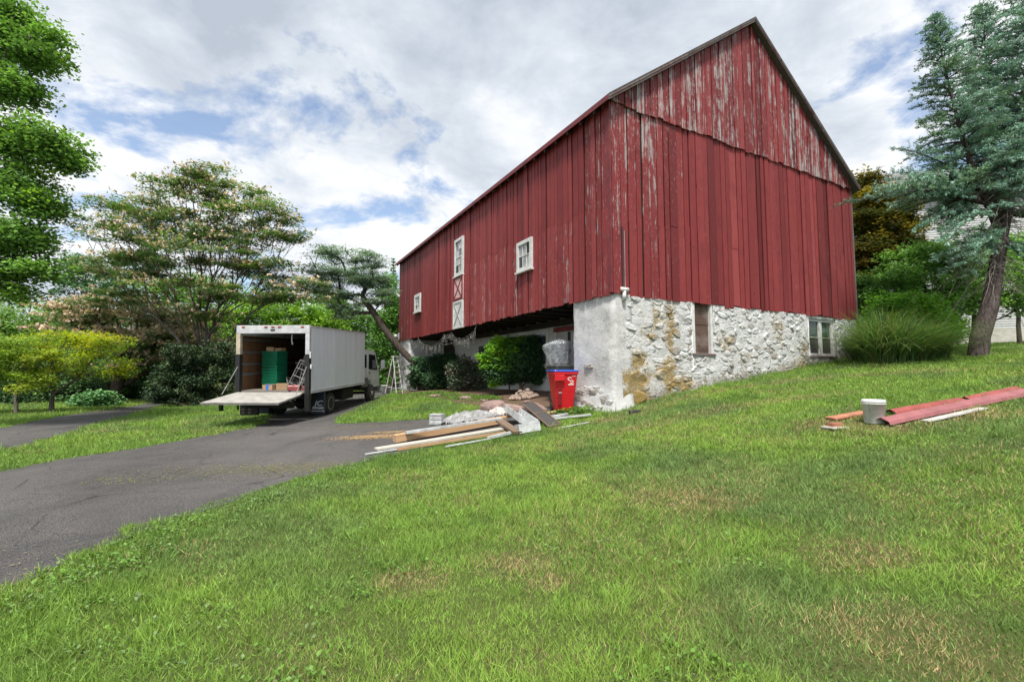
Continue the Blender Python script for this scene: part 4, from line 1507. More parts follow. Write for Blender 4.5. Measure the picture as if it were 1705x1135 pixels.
def toolbox(x, y, z, w, d, h, mat, label, rz=0):
    o = empty('tool_box', tw(x, y, z), label=label, cat='tool box', rot=(R(2.3), 0, R(rz)))
    MB().box(-w / 2, w / 2, -d / 2, d / 2, 0, h * .7, .008).build('body', mat, o)
    MB().prism([(-d / 2 - .004, h * .7), (d / 2 + .004, h * .7), (d / 2 - .03, h), (-d / 2 + .03, h)], 'x', -w / 2 - .004, w / 2 + .004).build('lid', mat, o)
    MB().tube([(-.07, 0, h), (-.06, 0, h + .035), (.06, 0, h + .035), (.07, 0, h)], .008, 6).build('handle', M_BLK, o)
toolbox(.62, .12, Z0 + .082, .34, .2, .17, simple('faded_red', (.24, .045, .045), .5, 0, .3), 'faded red tool box on the truck floor', 10)
toolbox(.98, .20, Z0 + .082, .22, .2, .14, simple('faded_maroon', (.16, .05, .04), .6, 0, .3), 'small maroon tool box against the truck door post', -6)
def tub(x, y, z, w, d, h, mat, label, rz=0, lidmat=None):
    o = empty('storage_tub', tw(x, y, z), label=label, cat='storage tub', rot=(R(2.3), 0, R(rz)))
    MB().prism([(-w / 2 + .03, 0), (w / 2 - .03, 0), (w / 2, h), (-w / 2, h)], 'y', -d / 2, d / 2).build('body', mat, o)
    MB().box(-w / 2 - .015, w / 2 + .015, -d / 2 - .015, d / 2 + .015, h + .001, h + .04, .008).build('lid', lidmat or mat, o)
M_DTUB = simple('dark_tub', (.02, .021, .025), .5)
tub(.32, 1.6, Z0 + .081, .72, .5, .42, M_DTUB, 'dark storage tub at the bottom of the truck load', 3)
tub(.34, 1.62, Z0 + .545, .70, .5, .36, M_DTUB, 'dark storage tub with pale lid in the truck', -4, simple('pale_lid', (.34, .35, .37), .5))
m = MB()
m.add(*(lambda n: ([(-.3 + .6 * i / n, -.18 + .36 * j / n, .03 + .12 * random.random() * (1 - abs(2 * i / n - 1)) + .1 * (1 - abs(2 * j / n - 1))) for j in range(n + 1) for i in range(n + 1)],
                   [(j * (n + 1) + i, j * (n + 1) + i + 1, (j + 1) * (n + 1) + i + 1, (j + 1) * (n + 1) + i) for j in range(n) for i in range(n)]))(7))
o = m.build('folded_cloth', simple('pale_cloth', (.38, .38, .40), .9, 0, .25), None, True)
o.location = tw(.36, 1.6, Z0 + .93)
tag(o, 'crumpled pale cloth lying on the dark tubs inside the truck', 'cloth')
sol = o.modifiers.new('thick', 'SOLIDIFY'); sol.thickness = .03

# ------------------------------------------------------------------ things round the barn
def pgl(px, py, lift):
    d = ray(px, py)
    t = np.linspace(1.5, 60, 2400)
    z = CZ + d[2] * t - gz(d[0] * t, d[1] * t) - lift
    i = max(1, int(np.argmax(z < 0)))
    a, b, za, zb_ = t[i - 1], t[i], z[i - 1], z[i]
    return d * (a + (b - a) * za / (za - zb_)) + np.array([0, 0, CZ])
M_TAN = wood('new_lumber', (.42, .25, .13), (.58, .38, .22), axis=0)
M_PALE = wood('pale_lumber', (.46, .42, .36), (.60, .56, .50), axis=0)
M_WBOARD = simple('painted_board', (.46, .475, .475), .6, 0, .4, 6)
M_BRKN = wood('broken_wood', (.12, .085, .06), (.24, .17, .12), axis=0)
M_GREYG = simple('grey_green_paint', (.40, .43, .42), .6, 0, .25, 6)
def bar(name, p, q, w, t, mat, label, cat='board', group=None, roll=0.0, sag=0.0):
    """a board from p to q (centre of underside), w wide, t thick"""
    p, q = np.array(p, float), np.array(q, float)
    L_ = float(np.linalg.norm(q - p))
    n = 6
    m = MB()
    vv = []
    for i in range(n + 1):
        f = i / n
        s = -sag * math.sin(pi * f)
        for (yy, zz) in ((-w / 2, 0), (w / 2, 0), (w / 2, t), (-w / 2, t)):
            vv.append((L_ * f, yy, zz + s))
    ff = [(0, 3, 2, 1), (n * 4, n * 4 + 1, n * 4 + 2, n * 4 + 3)]
    for i in range(n):
        b = i * 4
        for k in range(4):
            k2 = (k + 1) % 4
            ff.append((b + k, b + k2, b + 4 + k2, b + 4 + k))
    m.add(vv, ff)
    o = m.build(name, mat)
    d = (q - p) / L_
    o.location = tuple(p)
    o.rotation_euler = (roll, -math.asin(d[2]), math.atan2(d[1], d[0]))
    return tag(o, label, cat, group)
def lum(a, b, w, t, l0, l1, mat, label, name='plank', cat='board', **k):
    return bar(name, pgl(*a, l0), pgl(*b, l1), w, t, mat, label, cat, **k)
lum((608, 757), (768, 731), .055, .022, .015, .03, M_WBOARD, 'long thin white strip at the lawn side of the lumber pile')
lum((626, 749), (842, 714), .19, .035, .04, .07, M_PALE, 'wide pale board lying flat beside the tan beam')
lum((662, 750), (842, 721), .045, .045, .015, .05, M_TAN, 'narrow raw wood batten along the edge of the pale board')
lum((644, 745), (700, 738), .10, .03, .015, .02, M_PALE, 'short pale offcut poking out under the wide pale board')
lum((657, 736), (835, 704), .15, .15, .015, .05, M_TAN, 'thick tan squared beam in the lumber pile')
lum((676, 722), (835, 698), .085, .05, .175, .22, M_WBOARD, 'white painted rail resting on the tan beam')
lum((717, 717), (850, 694), .16, .045, .08, .14, M_TAN, 'flat tan plank beside the crumpled plastic sheet')
lum((708, 719), (800, 706), .09, .06, .015, .03, simple('pinkish_wood', (.52, .36, .30), .8, 0, .25), 'short pinkish board end under the tan plank')
lum((742, 744), (815, 731), .05, .02, .02, .03, M_WBOARD, 'white strip half sunk in the grass at the asphalt edge')
lum((812, 731), (850, 722), .07, .05, .03, .06, M_GREYG, 'short grey-green painted board in front of the white trim')
lum((893, 701), (984, 691), .15, .035, .02, .05, M_GREYG, 'grey-green board pointing to the stone corner')
lum((896, 698), (945, 690), .07, .04, .09, .07, M_WBOARD, 'white board lying over the grey-green board')
lum((930, 713), (981, 703), .04, .015, .02, .03, M_WBOARD, 'thin white strip lying alone in the grass')
lum((872, 694), (925, 686), .09, .04, .02, .04, M_TAN, 'short tan board near the red bin')
lum((862, 691), (910, 697), .06, .03, .05, .07, M_BRKN, 'splintered brown board behind the white trim')
lum((832, 702), (862, 722), .20, .05, .20, .04, M_BRKN, 'dark broken plank slanting out of the pile')
lum((838, 713), (856, 722), .06, .05, .06, .03, M_TAN, 'splintered wood scrap under the broken plank')
def trough(p, q, w, h, label, roll=0.0, open_top=False):
    p, q = np.array(p), np.array(q)
    L_ = float(np.linalg.norm(q - p)); d = (q - p) / L_
    o = empty('box_trim', p, label=label, cat='trim', rot=(roll, -math.asin(d[2]), math.atan2(d[1], d[0])))
    t = .022
    MB().box(0, L_, -w / 2, w / 2, *((-t - .001, -.001) if open_top else (h - t, h))).build('face_board', M_WBOARD, o)
    MB().box(0, L_, -w / 2, -w / 2 + t, 0, h - t - .001).build('side_board', M_WBOARD, o)
    MB().box(0, L_, w / 2 - t, w / 2, 0, h - t - .001).build('side_board', M_WBOARD, o)
    MB().box(0, t, -w / 2 + t + .001, w / 2 - t - .001, .0, h - t - .001).build('end_board', M_WBOARD, o)
    return o
trough(pgl(880, 705, .20), pgl(852, 684, .26), .40, .15, 'white box-shaped trim piece lying on top of the debris pile', R(14), True)
trough(pgl(862, 722, .02), pgl(897, 716, .03), .22, .19, 'white box-shaped trim piece standing on the grass', R(-8))
def leaning_frame():
    p, q = pgl(868, 672, .35), pgl(914, 712, .02)
    o = empty('screen_frame', q, label='dark narrow frame leaning over the white trim', cat='frame')
    d = Vector(p - q)
    s = Vector((.30, .32, .02))
    m = lambda a, b, n_: MB().tube([a, b], .022, 4).build(n_, M_BRKN, o)
    z = Vector((0, 0, .02))
    m(z, z + d, 'stile'); m(z + s, z + s + d, 'stile'); m(z, z + s, 'rail'); m(z + d, z + d + s, 'rail'); m(z + d * .5, z + d * .5 + s, 'rail')
    MB().add([z + d * .02, z + s + d * .02, z + s + d * .97, z + d * .97], [(0, 1, 2, 3)]).build('mesh_panel', M_SCREEN, o)
leaning_frame()
# stack of white sheets
pw = pgl(728, 707, .0)
o = empty('sheet_stack', (pw[0], pw[1], pw[2] + .012), R(-14), 'neat stack of white sheets standing on the asphalt', 'sheet stack')
for k in range(8):
    j, jj = random.gauss(0, .006), random.gauss(0, .006)
    MB().box(-.165 + j, .165 + j, -.13 + jj, .13 + jj, k * .034, k * .034 + .031, .003).build('sheet', M_WBOARD, o)
# crumpled plastic sheet
def mound(name, c, rx, ry, h, mat, label, cat, seed, rz=0.0, n=34, crease=.5, tri=True):
    r = np.random.default_rng(seed)
    u = np.linspace(-1, 1, n)
    X, Y = np.meshgrid(u, u)
    rr = np.hypot(X, Y)
    edge = 1 + (fbm(X * 2, Y * 2, 1.0, seed, 2) - .5) * .5
    prof = np.clip(1 - (rr / edge) ** 2.0, 0, 1) ** .55
    rid = 1 - np.abs(fbm(X, Y, 2.1, seed + 5., 3) - .5) * 4
    rid2 = 1 - np.abs(fbm(X + Y * .5, Y, 3.4, seed + 8., 1) - .5) * 4
    Z = h * prof * (.55 + crease * .5 * rid + crease * .25 * rid2)
    Xw, Yw = X * rx, Y * ry
    ca, sa = math.cos(rz), math.sin(rz)
    wx, wy = c[0] + Xw * ca - Yw * sa, c[1] + Xw * sa + Yw * ca
    Zw = gz(wx, wy) + .016 + np.maximum(Z, 0)
    V = np.c_[(wx - c[0]).ravel(), (wy - c[1]).ravel(), (Zw - c[2]).ravel()]
    ins = (rr < edge)
    idx = np.arange(n * n).reshape(n, n)
    cell = ins[:-1, :-1] & ins[1:, 1:] & ins[1:, :-1] & ins[:-1, 1:]
    a, b = np.nonzero(cell)
    Q = np.c_[idx[a, b], idx[a, b + 1], idx[a + 1, b + 1], idx[a + 1, b]]
    used = np.unique(Q)
    remap = -np.ones(n * n, int); remap[used] = np.arange(len(used))
    o = link(name, npmesh(name, V[used], remap[Q], smooth=False), mat)
    o.location = tuple(c)
    return tag(o, label, cat)
def mat_plastic(name, col, clear, rough):
    """thin film: partly see-through, glossy, creased"""
    t = NT(name)
    n1 = t.noise(9, 5, .6)
    t.bump(t.noise(6, 5, .6, None, 1.5), .9, .05)
    t.done(t.mix(t.ramp(n1, [(.35, 0.0), (.65, 1.0)]), tuple(c * .75 for c in col), col), rough, 0, .8)
    tr = t.n.new('ShaderNodeBsdfTransparent')
    mx = t.n.new('ShaderNodeMixShader')
    t.l.new(t.ramp(t.noise(5, 5, .65, None, .8), [(.35, max(0.0, clear - .2)), (.65, min(1.0, clear + .15))]), mx.inputs[0])
    t.l.new(t.b.outputs[0], mx.inputs[1]); t.l.new(tr.outputs[0], mx.inputs[2])
    t.l.new(mx.outputs[0], t.n['Material Output'].inputs[0])
    return t.m
M_SHEETP = mat_plastic('plastic_sheet', (.40, .40, .41), .40, .3)
M_BAG = mat_plastic('clear_bag', (.50, .53, .56), .60, .13)
mound('plastic_sheet', pgl(783, 702, 0), .82, .42, .30, M_SHEETP, 'crumpled translucent plastic sheet heaped on the asphalt', 'plastic sheet', 3, R(12), 30, .6)
mound('plastic_sheet', pgl(828, 694, 0), .30, .26, .24, simple('dusty_sheet', (.50, .46, .42), .6, 0, .3, 5), 'dusty beige plastic bundle beside the crumpled sheet', 'plastic sheet', 9, R(20), 26, .8)
M_MAUVE = simple('mauve_sandstone', (.27, .185, .165), .9, 0, .35, 4, .5)
def slab(c, rx, ry, h, rot, label, seed):
    r = np.random.default_rng(seed)
    bm = bmesh.new()
    bmesh.ops.create_icosphere(bm, subdivisions=3, radius=1)
    for v in bm.verts:
        k = 1 + .12 * math.sin(3.1 * v.co.x + seed) + .1 * math.sin(4.3 * v.co.y + seed * 2) + r.normal() * .02
        z = v.co.z
        v.co = Vector((np.sign(v.co.x) * abs(v.co.x) ** .75 * rx * k, np.sign(v.co.y) * abs(v.co.y) ** .75 * ry * k, np.sign(z) * abs(z) ** .7 * h * k))
    o = MB().addbm(bm).build('flat_stone', M_MAUVE)
    o.location = (c[0], c[1], c[2] + h * .7)
    o.rotation_euler = rot
    return tag(o, label, 'stone slab')
slab(pgl(820, 684, 0), .40, .26, .17, (R(6), R(-5), R(10)), 'rounded mauve stone slab behind the beige plastic bundle', 1)
slab(pgl(858, 686, 0), .42, .30, .12, (R(-4), R(9), R(-14)), 'long mauve stone slab behind the white trim', 2)
slab(pgl(893, 688, 0), .36, .26, .16, (R(5), R(14), R(24)), 'tilted reddish stone slab near the red bin', 3)
slab(pgl(906, 693, 0), .22, .14, .05, (R(5), R(4), R(60)), 'small flat reddish stone by the tan board', 4)
# heap of cobbles at the foot of the yews
COB = []
for i in range(6):
    r_ = np.random.default_rng(60 + i)
    bm = bmesh.new()
    bmesh.ops.create_icosphere(bm, subdivisions=2, radius=1)
    for v in bm.verts:
        v.co *= 1 + .13 * math.sin(2.7 * v.co.x + i) + .12 * math.sin(3.3 * v.co.y + 2 * i) + r_.normal() * .03
    me = MB().addbm(bm).mesh('cobble', True)
    me.materials.append(simple('brown_cobble', (.30, .225, .18), .9, 0, .4, 3, .4))
    COB.append(me)
pc = pgl(872, 664, 0)
rc = random.Random(8)
for k in range(58):
    a, d = rc.uniform(0, 2 * pi), rc.random() ** .6
    x, y = pc[0] + math.cos(a) * d * .50, pc[1] + math.sin(a) * d * .34
    s = rc.uniform(.055, .085)
    o = link('cobble', COB[rc.randrange(6)])
    o.scale = (s * rc.uniform(1, 1.3), s, s * rc.uniform(.75, 1.0))
    o.location = (x, y, g1(x, y) + .02 + s * .5 + .34 * (1 - d) * rc.uniform(.5, 1))
    o.rotation_euler = (rc.gauss(0, .3), rc.gauss(0, .3), rc.uniform(0, 6))
    tag(o, 'brown cobble in the small heap by the dark shrubs', 'stone', 'cobbles heaped by the shrubs')
for k, (q, s) in enumerate((((775, 664), .20), ((726, 661), .22), ((806, 668), .14))):
    p = pgl(*q, 0)
    slab(p, s * 1.3, s * .8, s * .32, (0, 0, k), ('low dark edging stone in the ground cover below the yews', 'flat brown edging stone at the far end of the bed', 'small edging stone next to the ground cover')[k], 20 + k)

# wheeled bins
def rrect(w, d, r, n=4):
    pts = []
    for (cx, cy, a0) in ((w / 2 - r, d / 2 - r, 0), (-w / 2 + r, d / 2 - r, pi / 2), (-w / 2 + r, -d / 2 + r, pi), (w / 2 - r, -d / 2 + r, 1.5 * pi)):
        for i in range(n + 1):
            a = a0 + pi / 2 * i / n
            pts.append((cx + r * math.cos(a), cy + r * math.sin(a)))
    return pts
def loftrr(secs, r=.07):
    """secs: (z, w, d, cy)"""
    m = MB()
    vv, ff = [], []
    for (z, w, d, cy) in secs:
        vv += [(x, y + cy, z) for x, y in rrect(w, d, r)]
    n = 20
    for i in range(len(secs) - 1):
        for k in range(n):
            k2 = (k + 1) % n
            ff.append((i * n + k, i * n + k2, (i + 1) * n + k2, (i + 1) * n + k))
    ff.append(tuple(range(n - 1, -1, -1))); ff.append(tuple(range((len(secs) - 1) * n, len(secs) * n)))
    return m.add(vv, ff)
M_BINR = simple('red_bin_plastic', (.52, .008, .016), .38, 0, .12, 3)
M_BINB = simple('blue_lid_plastic', (.015, .07, .42), .4, 0, .12, 3)
M_BING = simple('grey_bin_plastic', (.055, .062, .062), .5, 0, .2, 3)
def wheelie(p, rz, body, lid, label, logo):
    o = empty('wheeled_bin', (p[0], p[1], p[2] + .01), rz, label, 'bin')
    loftrr([(.03, .46, .50, 0), (.20, .49, .54, 0), (.62, .575, .64, 0), (.98, .645, .72, 0)]).build('body', body, o)
    loftrr([(.97, .66, .735, 0), (.985, .69, .765, 0), (1.035, .69, .765, 0), (1.045, .67, .745, 0)]).build('rim', body, o)
    loftrr([(1.046, .70, .78, 0), (1.066, .715, .79, 0), (1.085, .70, .77, 0), (1.10, .5, .55, 0)]).build('lid', lid, o)
    MB().box(-.30, .30, .40, .46, .97, 1.03, .01).build('handle', body, o)
    g_ = MB().box(-.325, -.055, -.425, -.355, .80, .962, .012).build('grip', body, o)
    for k in range(5):
        MB().box(-.29 + k * .05, -.27 + k * .05, -.430, -.4255, .82, .94).build('rib', body, g_)
    MB().add([(-.235, -.306, .18), (-.115, -.306, .18), (-.115, -.348, .60), (-.15, -.350, .66), (-.20, -.350, .66), (-.235, -.348, .60)], [(0, 1, 2, 3, 4, 5)]).build('recess_shade_patch', simple('red_recess_shade', (.20, .004, .008), .5), o).location = (0, -.004, 0)  # flat patch; shade of the hand recess put into a darker red
    MB().box(-.21, -.12, -.345, -.335, .49, .505).build('catch_bar', simple('lamp_white', (.62, .64, .66), .3), o)
    for s in (-1, 1):
        w_ = MB().at((s * .24, .24, .11), (0, pi / 2, 0)).lathe([(.04, -.03), (.11, -.03), (.12, 0), (.11, .03), (.04, .03)], 16).build('wheel', M_RUB, o)
    if logo:
        mw = simple('white_print', (.78, .78, .78), .5)
        def onface(pts, wid):
            # strips on the sloping front face
            m = MB()
            for (a, b) in zip(pts[:-1], pts[1:]):
                dx, dz = b[0] - a[0], b[1] - a[1]
                L_ = math.hypot(dx, dz) or 1
                nx, nz = -dz / L_ * wid, dx / L_ * wid
                f = lambda x, z: (x, -(.32 + (z - .62) * .111) - .0035, z)
                m.add([f(a[0] - nx, a[1] - nz), f(b[0] - nx, b[1] - nz), f(b[0] + nx, b[1] + nz), f(a[0] + nx, a[1] + nz)], [(0, 1, 2, 3)])
            return m
        lg = onface([(.10 + .055 * math.cos(a), .86 + .035 * math.sin(a)) for a in np.linspace(.5, 3.6, 9)] + [(.10, .815), (.14, .80)], .010).build('emblem', mw, o)
        onface([(.145 + .05 * math.cos(a), .785 + .035 * math.sin(a)) for a in np.linspace(-2.4, 1.6, 9)], .010).build('emblem_stroke', mw, lg)
        onface([(.06, .705), (.21, .715)], .013).build('emblem_bar', mw, lg)
        onface([(.16, .93), (.27, .935)], .006).build('print_line', mw, lg)
    return o
wheelie(pgl(937, 684, 0), R(10), M_BINR, M_BINB, 'bright red wheeled bin with blue lid beside the stone corner', True)
pb = np.array(b2w(.35, 2.75)); pb[2] = g1(pb[0], pb[1]) + .01
wheelie(pb, R(20), M_BING, M_BING, 'dark grey wheeled bin behind the red bin', False)
# clear plastic bag on the grey bin
def bag():
    n, mz = 30, 16
    V = []
    r = np.random.default_rng(5)
    for j in range(mz + 1):
        f = j / mz
        rad = float(np.interp(f, [0, .12, .4, .66, .82, .92, .97, 1.0], [.26, .30, .35, .41, .42, .36, .25, .06]))
        for i in range(n):
            a = 2 * pi * i / n
            k = 1 + .30 * (vnoise(np.array([2.4 * math.cos(a) + 5]), np.array([2.4 * math.sin(a) + f * 1.3]), 1.0, 2.0)[0] - .5) * 2 + .10 * abs(math.sin(5.5 * a + 3 * f)) + .12 * math.cos(a - 2.6) * math.sin(pi * f)
            V.append((rad * k * math.cos(a) * 1.04 - .07 * f, rad * k * math.sin(a) * .80, f * .86 - .16 * max(0, f - .6) * (1 + math.sin(2 * a + 1))))
    Q = [(j * n + i, j * n + (i + 1) % n, (j + 1) * n + (i + 1) % n, (j + 1) * n + i) for j in range(mz) for i in range(n)]
    o = link('plastic_bag', npmesh('plastic_bag', np.array(V), np.array(Q), smooth=False), M_BAG)
    o.location = (pb[0] - .02, pb[1], pb[2] + 1.06)
    tag(o, 'clear plastic bag wrapped over bulky contents on the dark grey bin', 'plastic bag')
    c = loftrr([(.02, .44, .40, 0), (.35, .56, .44, 0), (.62, .50, .40, 0), (.76, .26, .22, 0)], .10).build('bag_contents', simple('blue_grey_contents', (.075, .085, .10), .7, 0, .5, 5), o, True)
bag()

# bucket, red strips, brick, twig on the lawn
pk = pgl(1456, 704, 0)
o = empty('bucket', (pk[0], pk[1], pk[2] - .004), 0, 'white plastic bucket standing at the end of the red strips', 'bucket')
MB().lathe([(.122, 0), (.128, .01), (.145, .29), (.150, .292), (.152, .36), (.146, .366), (.140, .36), (.134, .28), (.118, .03)], 30).build('body', simple('bucket_white', (.62, .63, .60), .5, 0, .3, 5), o, True)
for z in (.295, .325):
    MB().lathe([(.150, z), (.160, z + .003), (.160, z + .015), (.150, z + .018)], 30).build('rim_band', simple('bucket_white', (.62, .63, .60), .5), o, True)
MB().tube([(.155 * math.cos(a), .155 * math.sin(a) * .35 - .11, .31 - .20 * math.sin(a)) for a in np.linspace(0, pi, 10)], .004, 5).build('bail_handle', M_STEEL, o)
M_RSTRIP = simple('faded_red_metal', (.27, .095, .10), .55, 0, .25, 5)
M_RSTRIP2 = simple('red_painted_steel', (.27, .06, .052), .5, 0, .3, 5)
def strip(a, b, w, h, mat, label, lift=.02):
    p, q = pgl(*a, lift), pgl(*b, lift)
    L_ = float(np.linalg.norm(q - p)); d = (q - p) / L_
    m = MB()
    n = 10
    vv, ff = [], []
    for i in range(n + 1):
        x = L_ * i / n
        s = p + d * x
        dz = g1(s[0], s[1]) + lift - s[2]
        for (yy, zz) in ((-w / 2, 0), (-w * .42, h * .5), (0, h), (w * .42, h * .5), (w / 2, 0), (w * .40, h * .42), (0, h - .012), (-w * .40, h * .42)):
            vv.append((x, yy, zz + dz))
    for i in range(n):
        for k in range(8):
            k2 = (k + 1) % 8
            ff.append((i * 8 + k, i * 8 + k2, i * 8 + 8 + k2, i * 8 + 8 + k))
    m.add(vv, ff)
    o = m.build('ridge_strip', mat)
    o.location = tuple(p)
    o.rotation_euler = (0, -math.asin(d[2]), math.atan2(d[1], d[0]))
    return tag(o, label, 'metal strip')
strip((1468, 706), (1712, 655), .26, .10, M_RSTRIP, 'long faded pinkish-red ridge strip lying on the lawn')
strip((1482, 688), (1600, 668), .20, .07, M_RSTRIP2, 'bright red strip lying behind the bucket')
strip((1606, 667), (1692, 649), .20, .07, M_RSTRIP2, 'red strip with tan worn edge behind the pinkish strip')
lum((1484, 697), (1702, 650), .12, .02, .015, .015, M_TAN, 'tan weathered board lying between the red strips')
lum((1540, 702), (1638, 680), .12, .02, .015, .02, simple('dirty_white_board', (.45, .43, .40), .8, 0, .3, 5), 'dirty white board under the edge of the pinkish strip')
lum((1382, 698), (1442, 687), .22, .03, .012, .02, simple('rust_board', (.40, .17, .10), .8, 0, .35, 6), 'short rust-coloured board beside the bucket')
pbk = pgl(1392, 713, 0)
o = MB().box(-.17, .17, -.11, .11, 0, .03, .006).build('chalky_block', simple('chalky_block', (.48, .45, .40), .9, 0, .3, 7)); o.location = (pbk[0], pbk[1], pbk[2]); o.rotation_euler = (0, 0, .2)
tag(o, 'flat chalky paving block under the brick', 'paving block')
m = MB().box(-.10, .10, -.05, .05, 0, .058, .004)
o = m.build('brick', simple('brick_clay', (.34, .135, .09), .9, 0, .3, 9, .4)); o.location = (pbk[0], pbk[1] + .02, pbk[2] + .029); o.rotation_euler = (0, 0, .25)
tag(o, 'single red brick resting on a chalky block', 'brick')
pt = pgl(1412, 684, 0)
o = MB().tube([(0, 0, -.02), (.03, 0, .06), (.05, .01, .12), (.075, .01, .19)], [.008, .009, .007, .004], 5).tube([(-.05, .02, -.01), (-.03, .02, .05)], .006, 5).build('twig', M_BRKN)
o.location = tuple(pt)
tag(o, 'dark bare twig sticking up from the lawn', 'twig')
pt = pgl(1048, 690, 0)
o = MB().at((0, 0, .05), (0, pi / 2, .3)).lathe([(.05, 0), (.055, .01), (.055, .28), (.048, .282), (.045, .02)], 14).build('drain_pipe', M_BLK, None, True)
o.location = tuple(pt); tag(o, 'short black drain pipe end in the grass by the stone corner', 'pipe')

# beside the truck front: step ladder, buckets, scrap
def ladder():
    b = pg(664, 655)
    p = at(664, 655, b[1])
    o = empty('step_ladder', (b[0], b[1], b[2] + .01), R(62), 'white step ladder standing open beside the far stone pier', 'ladder')
    H_ = 1.95
    for s in (-1, 1):
        MB().tube([(s * .24, -.05, 0), (s * .16, .28, H_)], .024, 4).build('rail', M_WPAINT, o)
        MB().tube([(s * .22, .75, 0), (s * .15, .34, H_ - .08)], .02, 4).build('rear_leg', M_WPAINT, o)
    for k in range(6):
        f = (k + 1) / 7
        MB().box(-.24 + .08 * f, .24 - .08 * f, -.05 + .33 * f - .04, -.05 + .33 * f + .05, H_ * f - .012, H_ * f + .012).build('step', M_WPAINT, o)
    MB().box(-.18, .18, .2, .42, H_ - .01, H_ + .03).build('top_cap', M_WPAINT, o)
ladder()
for k, q in enumerate(((640, 656), (648, 655))):
    p = pg(*q)
    o = empty('bucket', (p[0], p[1], p[2] + .008), 0, ('tall white pail standing in front of the truck cab', 'shorter white pail next to the step ladder')[k], 'bucket')
    s = (1.25, .95)[k]
    MB().lathe([(.13 * s, 0), (.15 * s, .36 * s), (.158 * s, .365 * s), (.15 * s, .38 * s), (.14 * s, .3 * s)], 18).build('body', M_WPAINT, o, True)
    MB().tube([(.15 * s * math.cos(a), -.05 - .08 * math.sin(a), .36 * s - .18 * s * math.sin(a)) for a in np.linspace(0, pi, 8)], .006, 4).build('bail_handle', M_STEEL, o)
p = pg(646, 652)
o = empty('saw_horse', (p[0] + .2, p[1] + 1.2, g1(p[0] + .2, p[1] + 1.2) + .01), R(20), 'brown timber saw horse stacked with scrap beyond the truck', 'saw horse')
MB().box(-.7, .7, -.06, .06, .95, 1.07).build('beam', M_BRKN, o)
for s in (-1, 1):
    for k in (-1, 1):
        MB().tube([(s * .5, k * .05, .98), (s * .6, k * .35, 0)], .035, 4).build('leg', M_BRKN, o)
bar('plank', (p[0] - .3, p[1] + 1.0, p[2] + .05), (p[0] + .5, p[1] + 1.5, p[2] + 1.75), .18, .04, M_TAN, 'brown board leaning steeply on the saw horse')
bar('plank', (p[0] + .4, p[1] + .9, p[2] + .05), (p[0] - .35, p[1] + 1.4, p[2] + 1.5), .22, .04, M_BRKN, 'dark board crossing the saw horse')

# ------------------------------------------------------------------ vegetation
def bark(name, a, b, scale=1.0):
    if name not in MATS:
        t = NT(name)
        v = t.mapping((7 * scale, 7 * scale, 1.6 * scale))
        n = t.noise(2.0, 6, .65, v, .5)
        c = t.mix(t.ramp(n, [(.35, 0.0), (.65, 1.0)]), a, b)
        t.bump(n, .8, .03)
        MATS[name] = t.done(c, .95, 0, .1)
    return MATS[name]
B_GREY = bark('grey_bark', (.075, .065, .055), (.20, .18, .16))
B_DARK = bark('dark_bark', (.035, .028, .023), (.10, .082, .068))
B_SPR = bark('spruce_bark', (.035, .028, .027), (.13, .105, .10), 1.6)
def skeleton(base, top_pts, targets, r, base_r, tip_r=.012, pen=.45, sag=.06):
    """greedy branching skeleton from trunk polyline to foliage targets -> list of (pts, radii)"""
    nodes = [np.array(p, float) for p in top_pts]
    parent = [-1] + list(range(len(top_pts) - 1))
    plen = [0.0]
    for i in range(1, len(nodes)):
        plen.append(plen[-1] + float(np.linalg.norm(nodes[i] - nodes[i - 1])))
    nt = len(nodes)
    first_ok = 1 if nt > 2 else 0
    order = np.argsort(np.linalg.norm(targets - nodes[nt - 1], axis=1))
    tips = []
    for ti in order:
        c = targets[ti]
        A = np.array(nodes)
        d = np.linalg.norm(A - c, axis=1)
        cost = d + pen * np.array(plen)
        # branches prefer to rise
        cost = cost + np.clip(A[:, 2] - c[2], 0, 9) * .6
        cost[:first_ok] = 1e9
        j = int(np.argmin(cost))
        p0 = nodes[j]
        L_ = float(np.linalg.norm(c - p0))
        k = max(1, min(5, int(L_ / .45)))
        prev = j
        for q in range(1, k + 1):
            f = q / k
            pt = p0 + (c - p0) * f
            if q < k:
                pt = pt + r.normal(size=3) * .05 * L_ + np.array([0, 0, -sag * L_ * math.sin(pi * f)])
            nodes.append(pt); parent.append(prev)
            plen.append(plen[prev] + float(np.linalg.norm(pt - nodes[prev])))
            prev = len(nodes) - 1
        tips.append(prev)
    n = len(nodes)
    w = np.zeros(n)
    for t_ in tips:
        w[t_] += 1
    kids = [[] for _ in range(n)]
    for i in range(n - 1, 0, -1):
        w[parent[i]] += w[i]
        kids[parent[i]].append(i)
    ex = .58
    rad = tip_r + (base_r - tip_r) * (np.maximum(w, .5) / max(w[0], 1)) ** ex
    rad[0] = base_r * 1.25
    # chains
    chains = []
    seen = np.zeros(n, bool)
    for i in range(n):
        for ch in kids[i]:
            if kids[i] and ch != max(kids[i], key=lambda q: w[q]) or i == 0:
                path = [i, ch]
                while kids[path[-1]]:
                    path.append(max(kids[path[-1]], key=lambda q: w[q]))
                rr = [min(rad[path[1]] * 1.05, rad[i])] + [rad[q] for q in path[1:]] if i else [rad[q] for q in path]
                chains.append(([nodes[q] for q in path], rr))
    return chains
